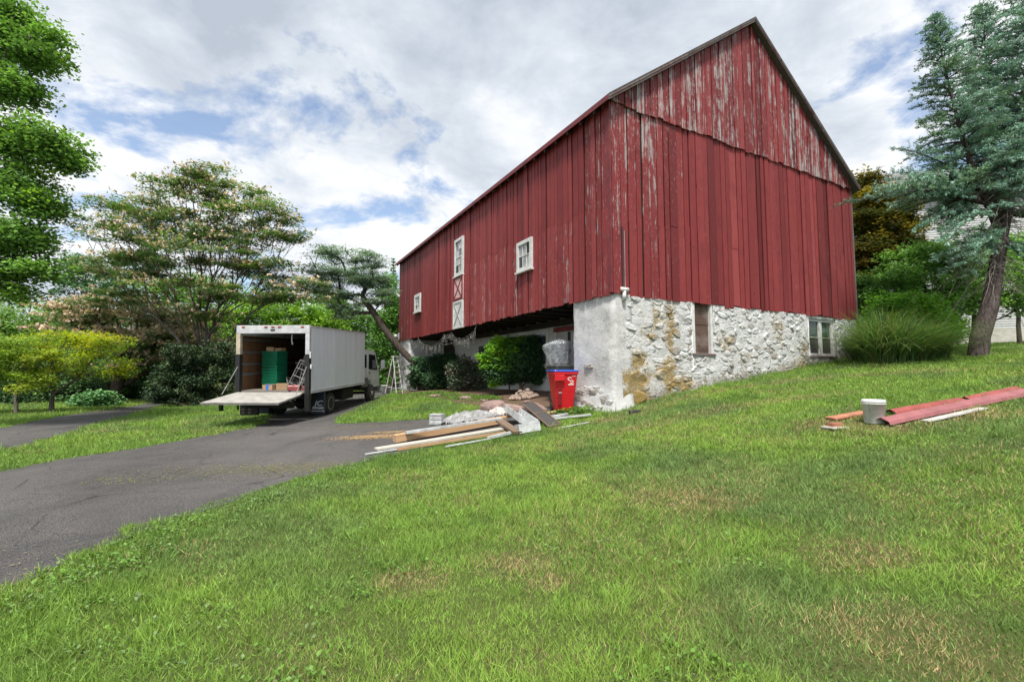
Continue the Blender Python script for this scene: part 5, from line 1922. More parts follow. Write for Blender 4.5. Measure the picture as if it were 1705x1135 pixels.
def lobe_points(lobes, Y, r, dscale=.8, shell=.45):
    """lobes: (px, py, rx, ry, n[, dY]) ellipses in the photograph -> cluster centres in space at depth Y"""
    out = []
    for lb in lobes:
        px, py, rx, ry, n = lb[:5]
        dY = lb[5] if len(lb) > 5 else 0.0
        c = at(px, py, Y + dY)
        sx, sz = rx * (Y + dY) / F, ry * (Y + dY) / F
        sy = (lb[6] if len(lb) > 6 else sx * dscale)
        d = r.normal(size=(n, 3))
        d /= np.linalg.norm(d, axis=1, keepdims=True)
        rad = r.random((n, 1)) ** shell
        out.append(c + d * rad * np.array([sx, sy, sz]))
    return np.vstack(out)
def foliage(centres, r, per, spread, size, cols, var=.35, up=.45, aspect=.55, clvar=.3, droop=0.0, warm=None, warm_p=0.0):
    k = len(centres)
    cnt = np.maximum(3, (per * (.55 + .9 * r.random(k))).astype(int))
    ci = np.repeat(np.arange(k), cnt)
    n = len(ci)
    d = r.normal(size=(n, 3))
    d /= np.maximum(np.linalg.norm(d, axis=1, keepdims=True), 1e-6)
    d *= (r.random((n, 1)) ** .5)
    sc = np.array(spread) * (.65 + .7 * r.random((k, 1)))
    C = centres[ci] + d * sc[ci]
    pal = np.array(cols)
    cc = pal[r.integers(0, len(pal), k)]
    if warm is not None:
        m = r.random(k) < warm_p
        cc[m] = np.array(warm)
    cc = cc * (1 - clvar / 2 + clvar * r.random((k, 1)))
    col = cc[ci] * (1 - var / 2 + var * r.random((n, 1)))
    sz = size * (.6 + .75 * r.random(n))
    return C, sz, col, d
def tree(name, label, cat, base, trunk, lobes, Y, seed, per=70, spread=(.42, .42, .26), leaf=.11, cols=((.06, .11, .03),), base_r=.16,
         barkm=None, up=.45, aspect=.55, group=None, dscale=.8, shell=.45, pen=.45, warm=None, warm_p=0, bloom=None, tip_r=.007, sag=.06, lm='leaf', sides=6, crown_name='crown', trans=.42, dens=1.2, bright=1.8, lscale=1.15):
    r = np.random.default_rng(seed)
    base = np.array(base, float)
    lobes = [(*l[:4], int(l[4] * dens + .5), *l[5:]) for l in lobes]
    pts = lobe_points(lobes, Y, r, dscale, shell)
    zmin = gz(pts[:, 0], pts[:, 1]) + .12
    pts[:, 2] = np.maximum(pts[:, 2], zmin)
    o = empty(name, base, 0, label, cat, group)
    tr = [base - np.array([0, 0, .08])] + [np.array(q, float) for q in trunk]
    ch = skeleton(base, tr, pts, r, base_r, tip_r, pen, sag)
    m = MB()
    for (pp, rr) in ch:
        m.tube([p - base for p in pp], rr, sides if max(rr) > .05 else 4, False)
    m.build('trunk', barkm or B_GREY, o, True)
    C, sz, col, d = foliage(pts, r, per * 1.15, spread, leaf * lscale, np.array(cols) * bright, up=up, warm=None if warm is None else np.array(warm) * bright, warm_p=warm_p)
    zz = gz(C[:, 0], C[:, 1])
    C[:, 2] = np.maximum(C[:, 2], zz + .04)
    me = leaf_mesh('crown', C - base, sz, col, up, aspect, r)
    link(crown_name, me, leafmat(lm, trans), o)
    if bloom:
        n, bc, bs = bloom
        ci = r.integers(0, len(pts), n)
        k = 5
        cen = pts[ci] + np.c_[r.normal(size=n) * spread[0] * .6, r.normal(size=n) * spread[1] * .6, spread[2] * (.35 + .6 * r.random(n))]
        C2 = np.repeat(cen, k, 0) + r.normal(size=(n * k, 3)) * bs * .35
        bc = np.array(bc)[r.integers(0, len(bc), n * k)] * (.7 + .5 * r.random((n * k, 1)))
        link('blossom', leaf_mesh('blossom', C2 - base, np.full(n * k, bs) * (.6 + .7 * r.random(n * k)), bc, .2, .8, r), leafmat('petal', .35), o)['kind'] = 'stuff'
    return o
def gp(px, py):
    return pg(px, py)
def gat(px, Y):
    """point of the ground below pixel column px at depth Y"""
    d = ray(px, 600)
    x = d[0] / d[1] * Y
    return np.array([x, Y, g1(x, Y)])

# --- big silk tree behind the truck
YM = 24.0
b = gat(338, YM)
tree('silk_tree', 'tall spreading silk tree with peach blossom behind the dark shrub', 'tree', b,
     [at(337, 612, YM), at(338, 590, YM)], [
     (345, 292, 50, 18, 14), (300, 318, 60, 20, 16), (385, 330, 60, 24, 18), (220, 350, 80, 18, 20), (430, 355, 60, 22, 18), (320, 365, 110, 26, 34), (160, 372, 45, 14, 9),
     (250, 398, 105, 24, 30), (400, 395, 85, 26, 26), (470, 392, 40, 16, 10), (330, 430, 130, 24, 36), (210, 445, 80, 20, 18), (430, 440, 70, 24, 22), (480, 470, 60, 18, 16),
     (270, 480, 120, 20, 24), (400, 490, 90, 20, 20), (500, 495, 50, 12, 10), (190, 500, 70, 16, 12), (340, 525, 80, 14, 12)], YM, 31,
     per=100, spread=(.75, .75, .15), leaf=.14, cols=((.05, .10, .034), (.07, .125, .036), (.09, .15, .042), (.055, .10, .042)), base_r=.19, bright=2.1, up=.72, aspect=.42, pen=.85, sag=-.03, dens=1.45, lscale=1.25,
     bloom=(2900, ((.74, .58, .44), (.74, .63, .48), (.66, .48, .36)), .13), dscale=.85)
# --- second silk tree, lower, beyond
Y2 = 27.0
tree('silk_tree', 'low silk tree thick with pale pink blossom beyond the yellow trees', 'tree', gat(197, Y2), [at(197, 640, Y2), at(199, 612, Y2)], [
     (120, 525, 70, 22, 16), (210, 520, 90, 26, 26), (300, 540, 80, 26, 22), (250, 570, 110, 24, 26), (150, 560, 80, 22, 16), (340, 580, 60, 22, 14), (270, 605, 80, 18, 16)], Y2, 33,
     per=110, spread=(.8, .8, .3), leaf=.17, cols=((.075, .13, .05), (.09, .15, .055), (.06, .11, .045)), base_r=.34, barkm=B_DARK, up=.65, aspect=.45,
     bloom=(1900, ((.74, .56, .46), (.70, .60, .48), (.66, .46, .38)), .19))
tree('silk_tree', 'slender dark-trunked tree in the shade beside the lane end', 'tree', gat(250, 28.5), [at(251, 630, 28.5), at(255, 610, 28.5)], [(265, 590, 50, 26, 18), (300, 600, 40, 24, 12)], 28.5, 34,
     per=100, spread=(.8, .8, .4), leaf=.17, cols=((.05, .10, .03), (.06, .12, .035)), base_r=.26, barkm=B_DARK)
# --- two small yellow-green trees by the lane
YEL = ((.25, .28, .014), (.20, .26, .018), (.16, .235, .02), (.13, .20, .024), (.30, .30, .014))
b = gp(86, 685)
tree('ornamental_tree', 'small yellow-green tree with forked pale trunk beside the lane', 'tree', b, [at(86, 668, b[1]), at(88, 655, b[1])], [
     (95, 565, 55, 14, 18), (150, 565, 60, 14, 22), (190, 572, 30, 10, 9), (75, 590, 60, 18, 20), (150, 592, 60, 16, 20), (200, 605, 24, 10, 8), (100, 615, 60, 16, 16), (60, 625, 40, 14, 10), (185, 625, 26, 10, 6)], b[1], 41,
     per=75, spread=(.46, .46, .22), leaf=.08, cols=YEL, bright=1.9, dens=1.25, base_r=.075, up=.6, barkm=B_GREY)
b = gp(27, 689)
tree('ornamental_tree', 'green and yellow tree with thin trunk next to the yellow-green one', 'tree', b, [at(27, 668, b[1]), at(26, 655, b[1])], [
     (0, 575, 50, 20, 18), (40, 590, 40, 20, 14), (10, 620, 50, 22, 18), (50, 640, 30, 16, 9), (-40, 600, 50, 30, 16)], b[1], 42,
     per=100, spread=(.42, .42, .2), leaf=.085, cols=((.13, .20, .025), (.10, .17, .025), (.16, .20, .022)), base_r=.06, up=.45, dens=1.5, bright=2.2)
# --- big maple reaching in from the left
YL = 12.5
b = gat(-150, YL)
MAP = ((.055, .115, .028), (.075, .15, .034), (.10, .19, .042), (.05, .10, .03))
tree('maple_tree', 'large leafy maple overhanging the lane with bright green leaves', 'tree', b, [at(-150, 520, YL), at(-140, 360, YL), at(-120, 200, YL), at(-100, 60, YL)], [
     (10, 60, 60, 40, 30), (60, 100, 44, 14, 16), (85, 60, 18, 10, 5), (-60, 120, 70, 90, 40), (20, 150, 50, 34, 26), (85, 245, 50, 20, 24), (30, 230, 60, 40, 32), (105, 268, 32, 14, 10), (-40, 300, 80, 80, 46), (40, 310, 55, 40, 30),
     (75, 345, 40, 22, 14), (10, 390, 60, 40, 30), (55, 400, 40, 26, 14), (10, 455, 60, 30, 24), (70, 445, 34, 16, 8), (-60, 440, 70, 60, 30), (25, 490, 30, 10, 6), (20, 20, 40, 20, 10), (-70, 10, 70, 50, 24)], YL, 51,
     per=80, spread=(.55, .55, .28), leaf=.088, cols=MAP, base_r=.26, dens=1.8, shell=.66, bright=2.3, up=.45, aspect=.75, dscale=.9, warm=(.15, .26, .03), warm_p=.12)
# --- dark evergreen shrub left of the truck
b = gp(318, 677)
HOL = ((.022, .042, .018), (.03, .055, .022), (.018, .035, .018), (.04, .06, .026))
tree('evergreen_shrub', 'dense dark evergreen shrub next to the raised tail lift', 'shrub', b, [b + np.array([0, 0, .5])], [
     (330, 600, 60, 30, 44), (290, 625, 36, 28, 26), (350, 630, 45, 40, 40), (300, 655, 44, 18, 26), (355, 660, 40, 16, 20), (375, 595, 22, 24, 14), (270, 648, 16, 14, 8)], b[1] + .6, 61,
     per=150, spread=(.36, .36, .24), leaf=.095, cols=HOL, base_r=.08, up=.35, lm='leaf_dark', trans=.12, barkm=B_DARK)
# --- background trees
bg = [('broadleaf_tree', 'pale green airy tree behind the small lane trees', 40, 540, 34, ((20, 530, 70, 34, 26), (80, 545, 60, 26, 18), (-30, 560, 60, 40, 18), (50, 585, 80, 20, 16)), ((.13, .23, .06), (.11, .20, .055), (.15, .25, .07))),
      ('broadleaf_tree', 'distant blue-green rounded tree above the pink blossom', 190, 480, 46, ((180, 450, 80, 34, 30), (250, 440, 60, 30, 20), (130, 470, 50, 30, 14), (200, 490, 110, 24, 20)), ((.075, .15, .085), (.085, .165, .09), (.065, .13, .075))),
      ('broadleaf_tree', 'bright green tree showing above the truck roof', 470, 520, 33, ((440, 520, 60, 30, 24), (500, 525, 60, 26, 24), (545, 540, 46, 24, 16), (400, 545, 60, 26, 18), (480, 560, 110, 24, 26)), ((.12, .235, .03), (.095, .19, .03), (.15, .26, .035))),
      ('broadleaf_tree', 'deep green tree filling the gap behind the truck body', 560, 560, 37, ((560, 520, 50, 34, 24), (600, 545, 40, 34, 20), (540, 580, 70, 34, 24), (620, 600, 40, 36, 20)), ((.065, .135, .03), (.085, .165, .035), (.05, .11, .03))),
      ('broadleaf_tree', 'fresh green leafy tree beside the far barn corner', 645, 560, 36, ((650, 520, 26, 40, 22), (640, 570, 30, 40, 24), (625, 620, 34, 34, 22), (655, 620, 16, 34, 10), (635, 480, 20, 20, 8)), ((.085, .18, .045), (.10, .205, .05), (.07, .15, .045))),
      ('broadleaf_tree', 'green tree crown behind the spreading silk tree', 330, 500, 36, ((300, 490, 90, 40, 34), (390, 500, 80, 40, 30), (330, 545, 120, 30, 30)), ((.10, .20, .035), (.08, .165, .035), (.125, .225, .04))),
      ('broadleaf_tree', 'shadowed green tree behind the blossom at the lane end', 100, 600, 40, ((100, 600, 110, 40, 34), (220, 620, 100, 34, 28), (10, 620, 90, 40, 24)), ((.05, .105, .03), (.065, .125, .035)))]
for k, (nm, lb, px, py, Y, lobes, cols) in enumerate(bg):
    b = gat(px, Y)
    tree(nm, lb, 'tree', b, [at(px, 640, Y), at(px, 610, Y)], list(lobes), Y, 70 + k, per=120, spread=(.85, .85, .55), leaf=.19 * Y / 34, cols=cols, base_r=.22, barkm=B_DARK, dscale=.6)
# dark undergrowth along the far side of the lane
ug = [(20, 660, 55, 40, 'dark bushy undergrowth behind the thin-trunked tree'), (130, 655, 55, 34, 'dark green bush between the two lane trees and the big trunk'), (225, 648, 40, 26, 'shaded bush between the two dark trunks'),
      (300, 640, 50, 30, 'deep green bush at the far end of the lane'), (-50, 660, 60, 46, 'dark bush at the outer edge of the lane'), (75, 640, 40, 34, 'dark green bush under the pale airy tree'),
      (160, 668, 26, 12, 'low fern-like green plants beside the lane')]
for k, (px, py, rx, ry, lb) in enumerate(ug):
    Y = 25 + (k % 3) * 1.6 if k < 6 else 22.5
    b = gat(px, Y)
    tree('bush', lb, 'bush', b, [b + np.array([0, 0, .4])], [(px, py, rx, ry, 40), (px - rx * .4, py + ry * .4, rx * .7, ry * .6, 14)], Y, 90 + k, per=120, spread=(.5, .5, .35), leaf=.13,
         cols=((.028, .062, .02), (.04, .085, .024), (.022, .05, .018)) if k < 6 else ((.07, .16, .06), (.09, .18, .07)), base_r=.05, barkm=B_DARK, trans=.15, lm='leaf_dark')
# far wood closing the horizon
def far_woods():
    r = np.random.default_rng(77)
    C, S, K = [], [], []
    for i in range(150):
        a = R(-62 + 124 * (i + r.random()) / 150)
        d = 62 + 16 * r.random()
        x, y = d * math.sin(a), d * math.cos(a)
        hgt = 5.5 + 4.5 * r.random() if a < R(6) else 4 + 3 * r.random()
        k = 420
        dd = r.normal(size=(k, 3)); dd /= np.linalg.norm(dd, axis=1, keepdims=True); dd *= r.random((k, 1)) ** .4
        z = g1(x, y)
        C.append(np.array([x, y, z + hgt * .45]) + dd * np.array([3.0, 2.4, hgt * .55]))
        K.append(np.array((.10, .19, .06)) * (.6 + .8 * r.random()) * (.7 + .6 * r.random((k, 1))) * np.array([[1, 1, 1.0 + .5 * r.random()]]))
        S.append(np.full(k, .75) * (.6 + .8 * r.random(k)))
    C = np.vstack(C)
    C[:, 2] = np.maximum(C[:, 2], gz(C[:, 0], C[:, 1]) + .1)
    o = link('far_woods', leaf_mesh('far_woods', C, np.concatenate(S), np.vstack(K), .4, .7, r), leafmat('leaf'))
    tag(o, 'distant green belt of woodland closing the horizon', 'woods', kind='stuff')
far_woods()
# --- blue atlas cedar leaning out from the far barn corner
YC = 26.0
b = gat(704, YC)
CED = ((.085, .13, .105), (.10, .15, .12), (.07, .11, .085), (.12, .165, .135))
tree('cedar_tree', 'blue-grey cedar leaning away from the far barn corner', 'tree', b, [at(688, 603, YC), at(664, 578, YC), at(640, 548, YC), at(622, 520, YC), at(606, 498, YC)], [
     (560, 425, 50, 14, 16), (610, 435, 34, 16, 14), (540, 455, 46, 14, 16), (590, 462, 50, 18, 22), (620, 470, 26, 22, 12), (560, 490, 50, 14, 16), (610, 500, 30, 14, 10), (530, 480, 26, 10, 6), (575, 520, 36, 12, 9), (645, 490, 20, 10, 4)], YC, 121,
     per=120, spread=(.65, .65, .16), leaf=.14, cols=CED, dens=1.5, bright=2.3, base_r=.20, barkm=B_DARK, up=.6, aspect=.34, pen=.25, tip_r=.01, dscale=.8)
# --- conifers with whorled boughs
def conifer(name, label, base, leaders, seed, cols, Rfun, leaf=.13, per=34, barkm=B_SPR, base_r=.3, step=.34, droop=.25, extra=(), y_squash=1.0, minf=.0, dead=None, twig=.33, grouped=None):
    r = np.random.default_rng(seed)
    base = np.array(base, float)
    o = empty(name, base, 0, label, 'tree', grouped)
    m = MB()
    C, T, K, S = [], [], [], []
    pal = np.array(cols)
    def bough(p, d, L_, rad):
        n = max(3, int(L_ / .28))
        pts = []
        for i in range(n + 1):
            f = i / n
            pts.append(p + d * L_ * f + np.array([0, 0, -droop * L_ * f * f + .10 * L_ * max(0, f - .7)]))
        m.tube([q - base for q in pts], [rad * (1 - .8 * i / n) for i in range(n + 1)], 4, False)
        side = np.cross(d, [0, 0, 1.0]); side /= max(np.linalg.norm(side), 1e-6)
        col = pal[r.integers(0, len(pal))] * (.8 + .4 * r.random())
        nt = max(4, int(L_ / .10))
        for t_ in range(nt):
            f = minf + (1 - minf) * (t_ + r.random()) / nt
            if f < .18 and L_ > .8:
                continue
            i = min(n - 1, int(f * n))
            q = pts[i] + (pts[i + 1] - pts[i]) * (f * n - i)
            s = 1 if r.random() < .5 else -1
            tl = twig * L_ ** .5 * (1.15 - .75 * f) * (.6 + .7 * r.random())
            td = d * .75 + side * s * (.55 + .4 * r.random()) + np.array([0, 0, -.18 + .25 * r.normal()])
            td /= np.linalg.norm(td)
            k = max(3, int(per * tl))
            ff = r.random((k, 1))
            C.append(q + td * tl * ff + r.normal(size=(k, 3)) * .028)
            T.append(np.repeat(td[None], k, 0) + r.normal(size=(k, 3)) * .45)
            K.append(np.repeat(col[None], k, 0) * (.65 + .7 * r.random((k, 1))))
            S.append(leaf * (.6 + .7 * r.random(k)))
    for li, ld in enumerate(leaders):
        P = np.array(ld['pts'], float)
        seg = np.r_[0, np.cumsum(np.linalg.norm(np.diff(P, axis=0), axis=1))]
        tot = seg[-1]
        r0 = ld.get('r', base_r)
        m.tube([q - base for q in P], [max(.015, r0 * (1 - s / tot) ** ld.get('tp', 1.0)) for s in seg], 9 if li == 0 else 6, False)
        s = ld.get('start', .3) * tot
        while s < tot:
            f = s / tot
            q = np.array([np.interp(s, seg, P[:, k]) for k in range(3)])
            nb = r.integers(4, 7)
            a0 = r.random() * 6.28
            for k in range(nb):
                a = a0 + 2 * pi * k / nb + r.normal() * .25
                el = .15 + .55 * f + r.normal() * .1
                d = np.array([math.cos(a) * math.cos(el), math.sin(a) * math.cos(el) * y_squash, math.sin(el)])
                L_ = Rfun(f, li) * (.65 + .55 * r.random())
                if L_ > .12:
                    bough(q, d / np.linalg.norm(d), L_, .012 + .012 * L_)
            s += step * (1 - .45 * f) * (.8 + .4 * r.random())
    for (p, q) in extra:
        p, q = np.array(p), np.array(q)
        L_ = float(np.linalg.norm(q - p))
        for k in range(7):
            bough(p, ((q - p) / L_ + r.normal(size=3) * .14 + np.array([0, 0, .22])), L_ * (.65 + .4 * r.random()), .04)
    m.build('trunk', barkm, o, True)
    C, T, K, S = np.vstack(C), np.vstack(T), np.vstack(K), np.concatenate(S)
    link('crown', leaf_mesh('crown', C - base, S, K * 2.0, .3, .26, r, tang=T), leafmat('needle', .2, .6), o)
    print(label[:20], len(C))
    return o, m
YS = 15.0
bs = gp(1627, 594)
YS = bs[1]
SPR = ((.115, .195, .165), (.14, .225, .19), (.09, .155, .125), (.10, .165, .105), (.16, .245, .21))
sp_pts = [bs - np.array([0, 0, .15]), at(1632, 560, YS), at(1648, 510, YS), at(1658, 450, YS), at(1668, 390, YS), at(1684, 310, YS), at(1700, 200, YS), at(1716, 70, YS), at(1724, -90, YS)]
L2 = [at(1668, 395, YS), at(1640, 330, YS), at(1612, 260, YS), at(1592, 190, YS), at(1572, 110, YS), at(1556, 30, YS)]
L3 = [at(1672, 380, YS + .3), at(1660, 300, YS + .8), at(1650, 200, YS + 1), at(1642, 100, YS + 1.1), at(1634, 6, YS + 1.2)]
sp, _ = conifer('blue_spruce', 'blue spruce with leaning trunk and several tops on the upper lawn', bs,
        [dict(pts=sp_pts, r=.27, start=.40, tp=1.35), dict(pts=L2, r=.13, start=.12), dict(pts=L3, r=.13, start=.15)], 131, SPR,
        lambda f, li: (2.7 * (1 - f) ** .8 + .25) if li == 0 else (1.75 * (1 - f) ** .7 + .22), leaf=.105, per=92, twig=.42, extra=[(at(1640, 340, YS), at(1468, 292, YS - .3)), (at(1630, 330, YS), at(1500, 320, YS + .9)), (at(1650, 350, YS), at(1540, 372, YS - .5)), (at(1640, 320, YS), at(1490, 262, YS + .2)), (at(1672, 360, YS), at(1760, 350, YS - .6)), (at(1662, 400, YS), at(1580, 425, YS - .4)), (at(1664, 390, YS), at(1600, 400, YS - .9)), (at(1664, 400, YS), at(1730, 430, YS - .8))], droop=.42, step=.29)
# dead hanging twigs round the spruce trunk
r = np.random.default_rng(17)
m = MB()
for k in range(150):
    f = r.random()
    p = at(1652 + 30 * f, 480 - 170 * f, YS) - bs
    a = r.random() * 2 * pi
    L_ = .5 + 1.5 * r.random()
    d = np.array([math.cos(a), math.sin(a) * .8, .05 + .25 * r.normal()])
    pts = [p + d * L_ * t_ + np.array([0, 0, -.75 * L_ * t_ ** 2]) + r.normal(size=3) * .04 for t_ in (0, .25, .5, .75, 1)]
    m.tube(pts, [.014, .011, .008, .006, .003], 3, False)
    for q in range(3):
        s = pts[1 + q]
        m.tube([s, s + r.normal(size=3) * .16 + np.array([0, 0, -.16])], [.005, .002], 3, False)
link('dead_twigs', m.mesh('dead_twigs'), bark('dead_bark', (.16, .14, .125), (.33, .30, .27)), sp)['kind'] = 'stuff'
# narrow conifer behind the far end of the barn
YN = 40.0
bn = gat(657, YN)
conifer('fir_tree', 'narrow pointed fir rising behind the far barn corner', bn, [dict(pts=[bn, at(656, 560, YN), at(655, 430, YN)], r=.2, start=.05)], 141, ((.085, .16, .06), (.07, .13, .055), (.10, .18, .07)),
        lambda f, li: 1.9 * (1 - f) + .1, leaf=.24, per=26, step=.42)
# --- right of the barn
YJ = 20.5
tree('japanese_maple', 'olive and rust-leaved maple pressed against the barn end', 'tree', gat(1455, YJ), [at(1455, 520, YJ), at(1456, 470, YJ)], [
     (1450, 325, 34, 26, 18), (1490, 340, 36, 20, 16), (1440, 370, 40, 34, 26), (1495, 375, 40, 26, 24), (1450, 420, 44, 34, 30), (1500, 415, 34, 24, 18), (1445, 470, 36, 34, 22), (1490, 455, 34, 22, 14), (1440, 300, 20, 12, 5), (1435, 510, 24, 24, 10)], YJ, 151,
     per=120, spread=(.6, .6, .26), leaf=.13, dens=1.8, cols=((.085, .065, .016), (.11, .09, .018), (.06, .07, .02), (.12, .10, .02), (.05, .06, .02)), base_r=.14, barkm=B_DARK, up=.55, warm=(.18, .15, .022), warm_p=.16)
bgr = [('leafy_shrub', 'light green loose shrub between the maple and the spruce', 1540, 18.8, ((1530, 440, 60, 34, 34), (1580, 430, 46, 30, 24), (1500, 480, 60, 36, 34), (1570, 490, 60, 34, 34), (1540, 530, 60, 24, 22)), ((.10, .20, .045), (.085, .17, .04), (.12, .215, .07), (.065, .13, .035))),
       ('leafy_shrub', 'bright yellow-green shrub behind the tall ornamental grass', 1500, 17.6, ((1490, 505, 50, 20, 24), (1540, 520, 50, 20, 22), (1470, 540, 40, 24, 16), (1560, 550, 50, 24, 22)), ((.10, .22, .028), (.13, .25, .032), (.085, .18, .03))),
       ('leafy_tree', 'green leafy tree behind the spruce trunk beside the pale house', 1700, 22.0, ((1690, 420, 60, 40, 26), (1740, 450, 60, 50, 22), (1690, 490, 50, 24, 14)), ((.085, .19, .035), (.07, .15, .03), (.11, .22, .04))),
       ('leafy_shrub', 'airy light green shrub in front of the pale house wall', 1625, 19.5, ((1600, 440, 50, 36, 24), (1650, 470, 50, 40, 22), (1600, 500, 50, 30, 18), (1690, 500, 50, 30, 14), (1690, 440, 40, 40, 14)), ((.09, .18, .045), (.11, .21, .05), (.075, .15, .04))),
       ('leafy_shrub', 'dark twiggy shrub beside the barn foundation', 1440, 18.6, ((1432, 540, 22, 40, 20), (1440, 480, 22, 30, 12)), ((.04, .085, .025), (.055, .11, .03)))]
for k, (nm, lb, px, Y, lobes, cols) in enumerate(bgr):
    b = gat(px, Y)
    tree(nm, lb, 'shrub' if 'shrub' in nm else 'tree', b, [b + np.array([0, 0, .9]), b + np.array([.05, 0, 1.4])], list(lobes), Y, 160 + k, per=110, spread=(.5, .5, .32), leaf=.12, cols=cols, dens=1.25, bright=2.3, base_r=.09, barkm=B_DARK)
def grass_clump(name, label, px, py, n, H_, W_, seed, cols, cat='ornamental grass', lean=.9):
    r = np.random.default_rng(seed)
    b = gp(px, py)
    seg = 6
    a = r.random(n) * 2 * pi
    rad = r.random(n) ** .7 * W_
    bx, by = np.cos(a) * rad, np.sin(a) * rad
    h = H_ * (.55 + .5 * r.random(n))
    out = (.25 + lean * r.random(n)) * (.4 + rad / W_)
    da = a + r.normal(size=n) * .5
    V = np.zeros((n, seg + 1, 2, 3))
    for s in range(seg + 1):
        f = s / seg
        w = .011 * (1 - f) ** .6 + .001
        x = bx + np.cos(da) * out * h * f ** 1.8
        y = by + np.sin(da) * out * h * f ** 1.8
        z = h * (f - .38 * out * f ** 3)
        z = np.maximum(z, .02) + gz(b[0] + bx, b[1] + by) - b[2] - (.05 if s == 0 else 0)
        for q, sg in ((0, -1), (1, 1)):
            V[:, s, q] = np.c_[x - np.sin(da) * w * sg, y + np.cos(da) * w * sg, z]
    idx = np.arange(n * (seg + 1) * 2).reshape(n, seg + 1, 2)
    Q = np.stack([idx[:, :-1, 0], idx[:, :-1, 1], idx[:, 1:, 1], idx[:, 1:, 0]], -1).reshape(-1, 4)
    pal = np.array(cols)[r.integers(0, len(cols), n)] * (.8 + 1.1 * r.random((n, 1)))
    o = link(name, npmesh(name, V.reshape(-1, 3), Q, np.repeat(pal, (seg + 1) * 2, 0)), leafmat('leaf'))
    o.location = tuple(b)
    return tag(o, label, cat)
MIS = ((.05, .115, .03), (.07, .15, .035), (.10, .17, .06), (.13, .15, .06))
grass_clump('ornamental_grass', 'tall arching ornamental grass clump by the barn corner', 1478, 604, 1500, 2.1, .75, 171, MIS, lean=1.35)
grass_clump('ornamental_grass', 'loose low grass clump in front of the bright shrub', 1518, 602, 700, 1.4, .5, 174, MIS, lean=1.5)
grass_clump('ornamental_grass', 'second arching grass clump next to the bright shrub', 1545, 598, 900, 1.5, .5, 172, MIS)
grass_clump('ornamental_grass', 'small grass clump tucked against the stone wall end', 1436, 600, 420, 1.3, .3, 173, MIS)
# --- planting in front of the barn
YEW = ((.018, .045, .018), (.026, .062, .024), (.036, .082, .03), (.02, .05, .022))
for k, (lb, pts_, q, dy) in enumerate((('dark green spreading yew in front of the recessed wall', ((715, 612, 30, 22, 26), (755, 610, 30, 22, 26), (735, 632, 40, 14, 22), (700, 632, 18, 14, 9)), (732, 648), .2),
                          ('grey-green thinning yew with bare brown stems', ((775, 620, 26, 24, 22), (800, 625, 22, 22, 16), (785, 640, 30, 8, 9)), (785, 650), .1),
                          ('broad dark yew beside the grey bin', ((885, 590, 22, 26, 26), (860, 610, 34, 26, 30), (895, 615, 18, 22, 14), (835, 620, 26, 20, 18)), (868, 655), .25))):
    b = gp(*q)
    cols = YEW if k != 1 else ((.07, .085, .06), (.05, .075, .04), (.10, .09, .065))
    tree('yew_shrub', lb, 'shrub', b, [b + np.array([0, 0, .25])], list(pts_), b[1] + dy, 180 + k, per=150 if k != 1 else 80, spread=(.38, .38, .24), leaf=.13, dens=2.2, cols=cols, base_r=.07, barkm=bark('yew_bark', (.07, .045, .035), (.17, .12, .09)), aspect=.42, up=.3, trans=.12, lm='leaf_dark', dscale=.5, tip_r=.006)
b = gp(848, 655)
tree('sumac_shrub', 'lime green leafy shrub growing up through the yews', 'shrub', b, [b + np.array([0, .1, .5]), b + np.array([.0, .1, 1.0])], [(835, 585, 28, 16, 20), (815, 600, 20, 16, 10), (855, 580, 24, 18, 16), (845, 605, 30, 16, 14), (835, 566, 16, 6, 5), (862, 568, 14, 6, 5), (825, 635, 10, 10, 3)], b[1] - .35, 190,
     per=60, spread=(.28, .28, .16), leaf=.17, dens=1.8, cols=((.15, .30, .025), (.20, .35, .03), (.11, .24, .03), (.07, .16, .03)), base_r=.04, up=.55, aspect=.35, dscale=.6)
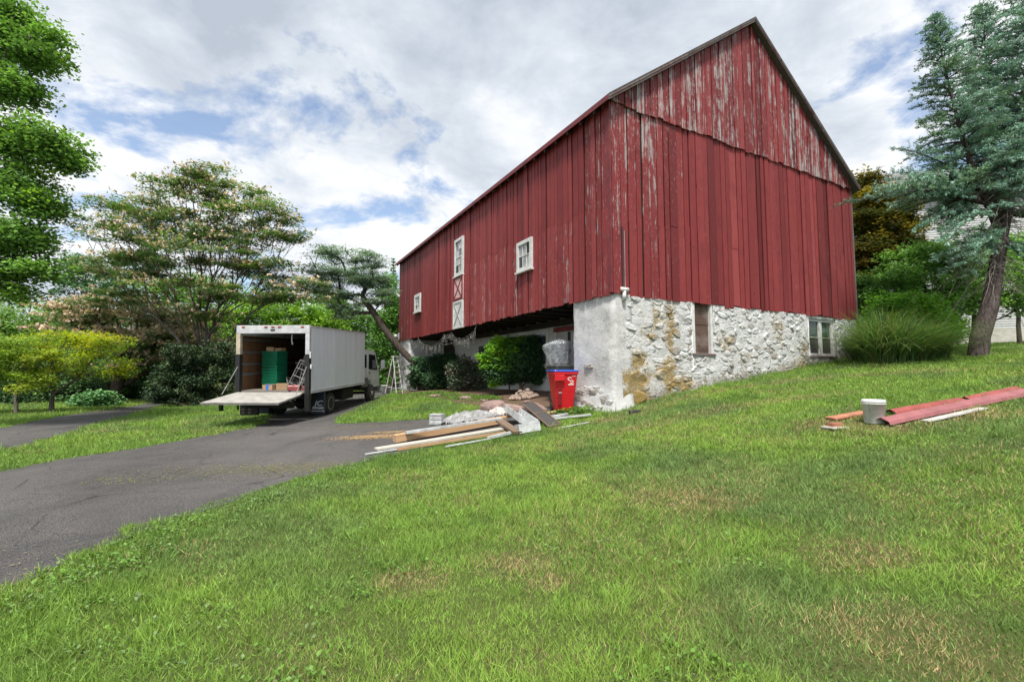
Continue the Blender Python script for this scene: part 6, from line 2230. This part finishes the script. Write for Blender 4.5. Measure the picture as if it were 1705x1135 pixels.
def ground_cover():
    r = np.random.default_rng(29)
    C = []
    for (q, sx, sy, n) in (((715, 656), 1.5, .5, 2600), ((800, 660), 1.0, .35, 2200), ((840, 662), .7, .3, 1600), ((955, 688), .35, .25, 500), ((760, 657), 1.2, .4, 1500)):
        p = pg(*q)
        C.append(np.c_[p[0] + r.normal(size=n) * sx, p[1] + r.normal(size=n) * sy])
    C = np.vstack(C)
    m = ~in_barn(C[:, 0], C[:, 1], .02)
    C = C[m]
    n = len(C)
    hz = .03 + .16 * r.random(n) * fbm(C[:, 0], C[:, 1], 1.5, 3.0, 2)
    col = np.array(((.13, .27, .04), (.16, .31, .045), (.09, .19, .035)))[r.integers(0, 3, n)] * (.6 + .7 * r.random((n, 1)))
    tag(link('ground_cover', leaf_mesh('ground_cover', np.c_[C, gz(C[:, 0], C[:, 1]) + hz], .05 + .05 * r.random(n), col, .6, .6, r), leafmat('leaf')), 'low bright green ground cover along the shrub bed', 'ground cover', kind='stuff')
ground_cover()

# ------------------------------------------------------------------ pale house on the hill behind the spruce
YH = 27.0
hb = gat(1600, YH)
house = empty('house', (hb[0], hb[1], hb[2]), R(-14), 'pale house with horizontal lap siding behind the spruce', 'house')
M_LAP = simple('house_siding', (.46, .47, .47), .7, 0, .12, 3)
hw, hd, hh = 13.0, 8.0, 9.3
MB().box(-2.4, hw, .05, hd, -.6, hh).build('wall', M_LAP, house)
for k in range(60):
    z = .95 + k * .137
    MB().add([(-2.42, .045, z), (hw + .02, .045, z), (hw + .02, .02, z), (-2.42, .02, z), (-2.42, .045, z + .134), (hw + .02, .045, z + .134)], [(3, 2, 5, 4), (0, 1, 2, 3)]).build('siding_board', M_LAP, house)
MB().box(-2.45, hw + .05, -.02, .04, -.6, .93).build('foundation', simple('house_foundation', (.50, .48, .44), .9, 0, .2, 3), house)
rf = MB().prism([(-.5, hh), (hd / 2, hh + 2.6), (hd + .5, hh), (hd + .5, hh + .2), (hd / 2, hh + 2.85), (-.5, hh + .2)], 'x', -2.9, hw + .5).build('roof', simple('house_roof', (.17, .165, .16), .9, 0, .3, 4), house)
MB().box(-2.9, hw + .5, -.56, -.5, hh - .02, hh + .2).build('gutter', M_WPAINT, rf)
for (x, z, w, h) in ((3.4, 4.4, 1.0, 1.5), (6.5, 4.4, 1.0, 1.5), (6.5, 1.5, 1.2, 1.5), (9.5, 4.4, 1.0, 1.5)):
    wn_ = MB().box(x - .1, x + w + .1, -.03, .04, z - .1, z + h + .1).build('window', M_WPAINT, house)
    MB().box(x, x + w, -.036, -.03, z, z + h).build('pane', M_GLASS, wn_)
    MB().box(x, x + w, -.05, -.037, z + h / 2 - .03, z + h / 2 + .03).build('sash_bar', M_WPAINT, wn_)
